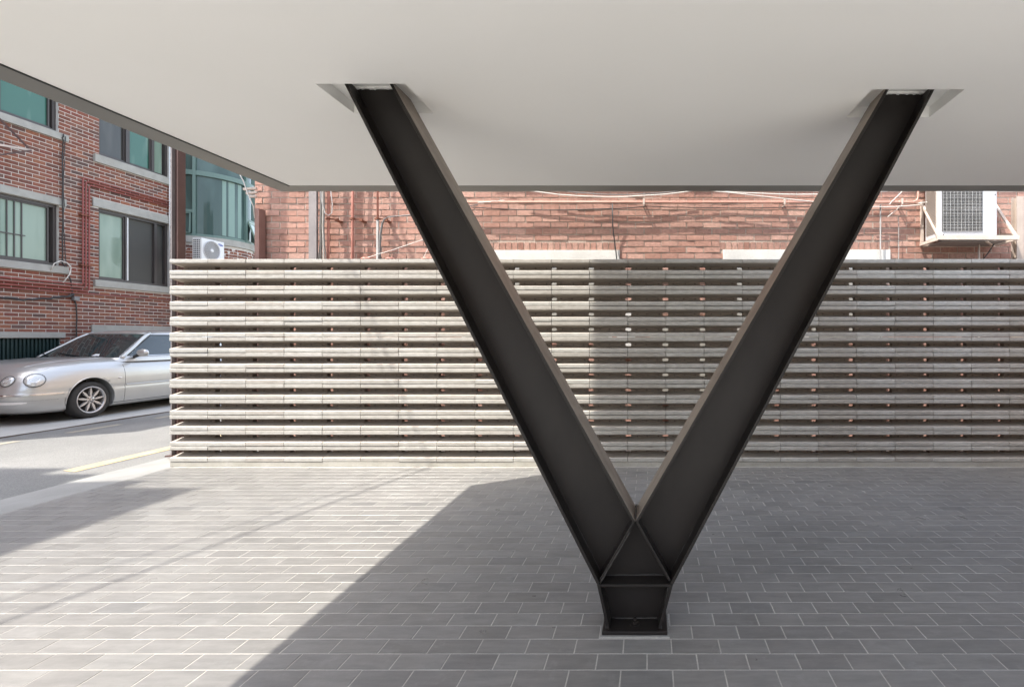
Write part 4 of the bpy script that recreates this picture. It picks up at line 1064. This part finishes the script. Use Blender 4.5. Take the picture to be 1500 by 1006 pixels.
def bodyz(u, s):                                # top surface height at length u and side offset s
    z = body[-1][0]
    while z > .5 and bodyw(z, u) < abs(s): z -= .003
    return z
for sgn in (1, -1):
    for (sa, sb, ua, ub, nm, mm, r_) in ((.66, .80, .30, 1.42, 'bonnet_gap', 'dark', .0028), (.45, .62, .30, 1.40, 'bonnet_crease', 'paint', .012)):
        s_ = MB(); s_.tube([(CX + sgn * (sa + (sb - sa) * (q / 14) ** .6), CY + ua + (ub - ua) * q / 14, CZ + bodyz(ua + (ub - ua) * q / 14, sa + (sb - sa) * (q / 14) ** .6) - (0 if mm == 'dark' else .006)) for q in range(15)], r_, 6)
        s_.build(nm, M[mm], car, smooth=True)
# door cut lines, side moulding, handle, marker, mirror on both sides
for sgn in (1, -1):
    def sp(u, z, o_=.0): return (CX + sgn * (bodyw(z, u) + o_), CY + u, CZ + z)
    for u in (1.51, 2.83, 3.25):
        s_ = MB(); s_.tube([sp(u, z, -.001) for z in [.24 + i * .04 for i in range(17)]], .0035, 5); s_.build('panel_gap', M['dark'], car)
    s_ = MB(); s_.tube([sp(1.53 + i * .1, .54 + .0 * i, .002) for i in range(22)], .009, 6); s_.build('side_moulding', M['paint'], car)
    s_ = MB(); s_.tube([sp(1.30 + i * .1, .235, -.001) for i in range(20)], .006, 6); s_.build('sill_line', M['dark'], car)
    s_ = MB(); s_.tube([sp(2.45 + i * .02, .83, .022 if 0 < i < 8 else .0) for i in range(9)], .012, 8); s_.build('door_handle', M['chrome'], car)
    s_ = MB(); s_.tube([sp(1.375 + i * .015, .665, .004) for i in range(6)], [.004, .014, .018, .018, .014, .004], 8); s_.build('side_marker', M['lens_clear'], car)
    # arch lip
    s_ = MB(); pts = []
    for i in range(29):
        t = math.pi * (-.02 + 1.04 * i / 28); u = UF + .378 * math.cos(t); z = .325 + .378 * math.sin(t); pts.append(sp(u, max(z, .2), .001))
    s_.tube(pts, .008, 6); s_.build('arch_lip', M['paint'], car)
    if sgn < 0: continue
    mo = MB(); mc = Vector((CX + sgn * 1.0, CY + 1.76, CZ + 1.075)); n = 20; rows = 10
    for i in range(rows + 1):
        f = i / rows; xx = (f - .5) * .21; rr = max(.003, (1 - abs(2 * f - 1) ** 3) ** .5)
        for k_ in range(n):
            t = 2 * math.pi * k_ / n; mo.v.append((mc.x + xx * 1.0, mc.y + .055 * rr * math.cos(t), mc.z + .066 * rr * math.sin(t)))
    for i in range(rows):
        for k_ in range(n): mo.f.append((i * n + k_, i * n + (k_ + 1) % n, (i + 1) * n + (k_ + 1) % n, (i + 1) * n + k_)); mo.mi.append(0)
    mi_ = mo.build('wing_mirror', M['paint'], car, smooth=True)
    s_ = MB(); s_.bar((CX + sgn * .86, CY + 1.72, CZ + 1.0), (CX + sgn * .93, CY + 1.76, CZ + 1.04), .05, .05); s_.build('mirror_stalk', M['rubber'], mi_)
# aerial / mirror inside
s_ = MB(); s_.box(CX - .02, CX + .2, CY + 1.62, CY + 1.625, CZ + 1.0, CZ + 1.001); s_.build('dashboard_edge', M['rubber'], car)
# the upper body is a little taller than drawn above
for o in bpy.data.objects:
    q = o
    while q.parent is not None: q = q.parent
    if q is car and o.type == 'MESH':
        for v in o.data.vertices:
            z = v.co.z - CZ
            if z > .5: v.co.z = CZ + .5 + (z - .5) * 1.10
# wheels
def wheel(sgn, u):
    w = MB(); c = (CX + sgn * .79, CY + u, CZ + .325)
    prof = [(.215, -.10), (.25, -.105), (.30, -.10), (.320, -.08), (.325, -.04), (.325, .04), (.320, .08), (.300, .10), (.25, .107), (.232, .10), (.228, .085), (.215, .06), (.215, -.10)]
    w.lathe([(r, a * sgn) for r, a in prof], c, 'X', 56); wo = w.build('wheel', M['tyre'], car, smooth=True)
    f = sgn
    r_ = MB(); r_.lathe([(.234, .098 * f), (.238, .106 * f), (.226, .110 * f), (.214, .096 * f), (.205, .06 * f), (.203, -.06 * f)], c, 'X', 56); r_.build('rim', M['alloy'], wo, smooth=True)
    d = MB(); d.lathe([(0, .02 * f), (.205, .02 * f)], c, 'X', 40); d.build('brake_disc', M['dark'], wo)
    s_ = MB(); ns = 9
    for i in range(ns):
        t = 2 * math.pi * (i + .25) / ns
        def q(r, w_, x): 
            return (c[0] + x * f, c[1] + r * math.cos(t) - w_ * math.sin(t), c[2] + r * math.sin(t) + w_ * math.cos(t))
        s_.hull([q(.05, -.012, .075), q(.05, .012, .075), q(.13, .026, .070), q(.212, .008, .075), q(.212, -.008, .075), q(.13, -.026, .070)],
                [q(.05, -.010, .092), q(.05, .010, .092), q(.13, .020, .094), q(.212, .005, .096), q(.212, -.005, .096), q(.13, -.020, .094)])
    s_.lathe([(0, .100 * f), (.034, .098 * f), (.064, .088 * f), (.066, .06 * f)], c, 'X', 28)
    s_.build('spokes', M['alloy'], wo)
    s_ = MB()
    for i in range(5):
        t = 2 * math.pi * i / 5; s_.lathe([(0, .103 * f), (.008, .102 * f), (.008, .08 * f)], (c[0], c[1] + .05 * math.cos(t), c[2] + .05 * math.sin(t)), 'X', 8)
    s_.lathe([(.022, .1005 * f), (.026, .102 * f), (.030, .0995 * f)], c, 'X', 20)
    s_.build('wheel_nut', M['dark'], wo)
for sgn in (1, -1):
    for u in (UF, UR_): wheel(sgn, u)
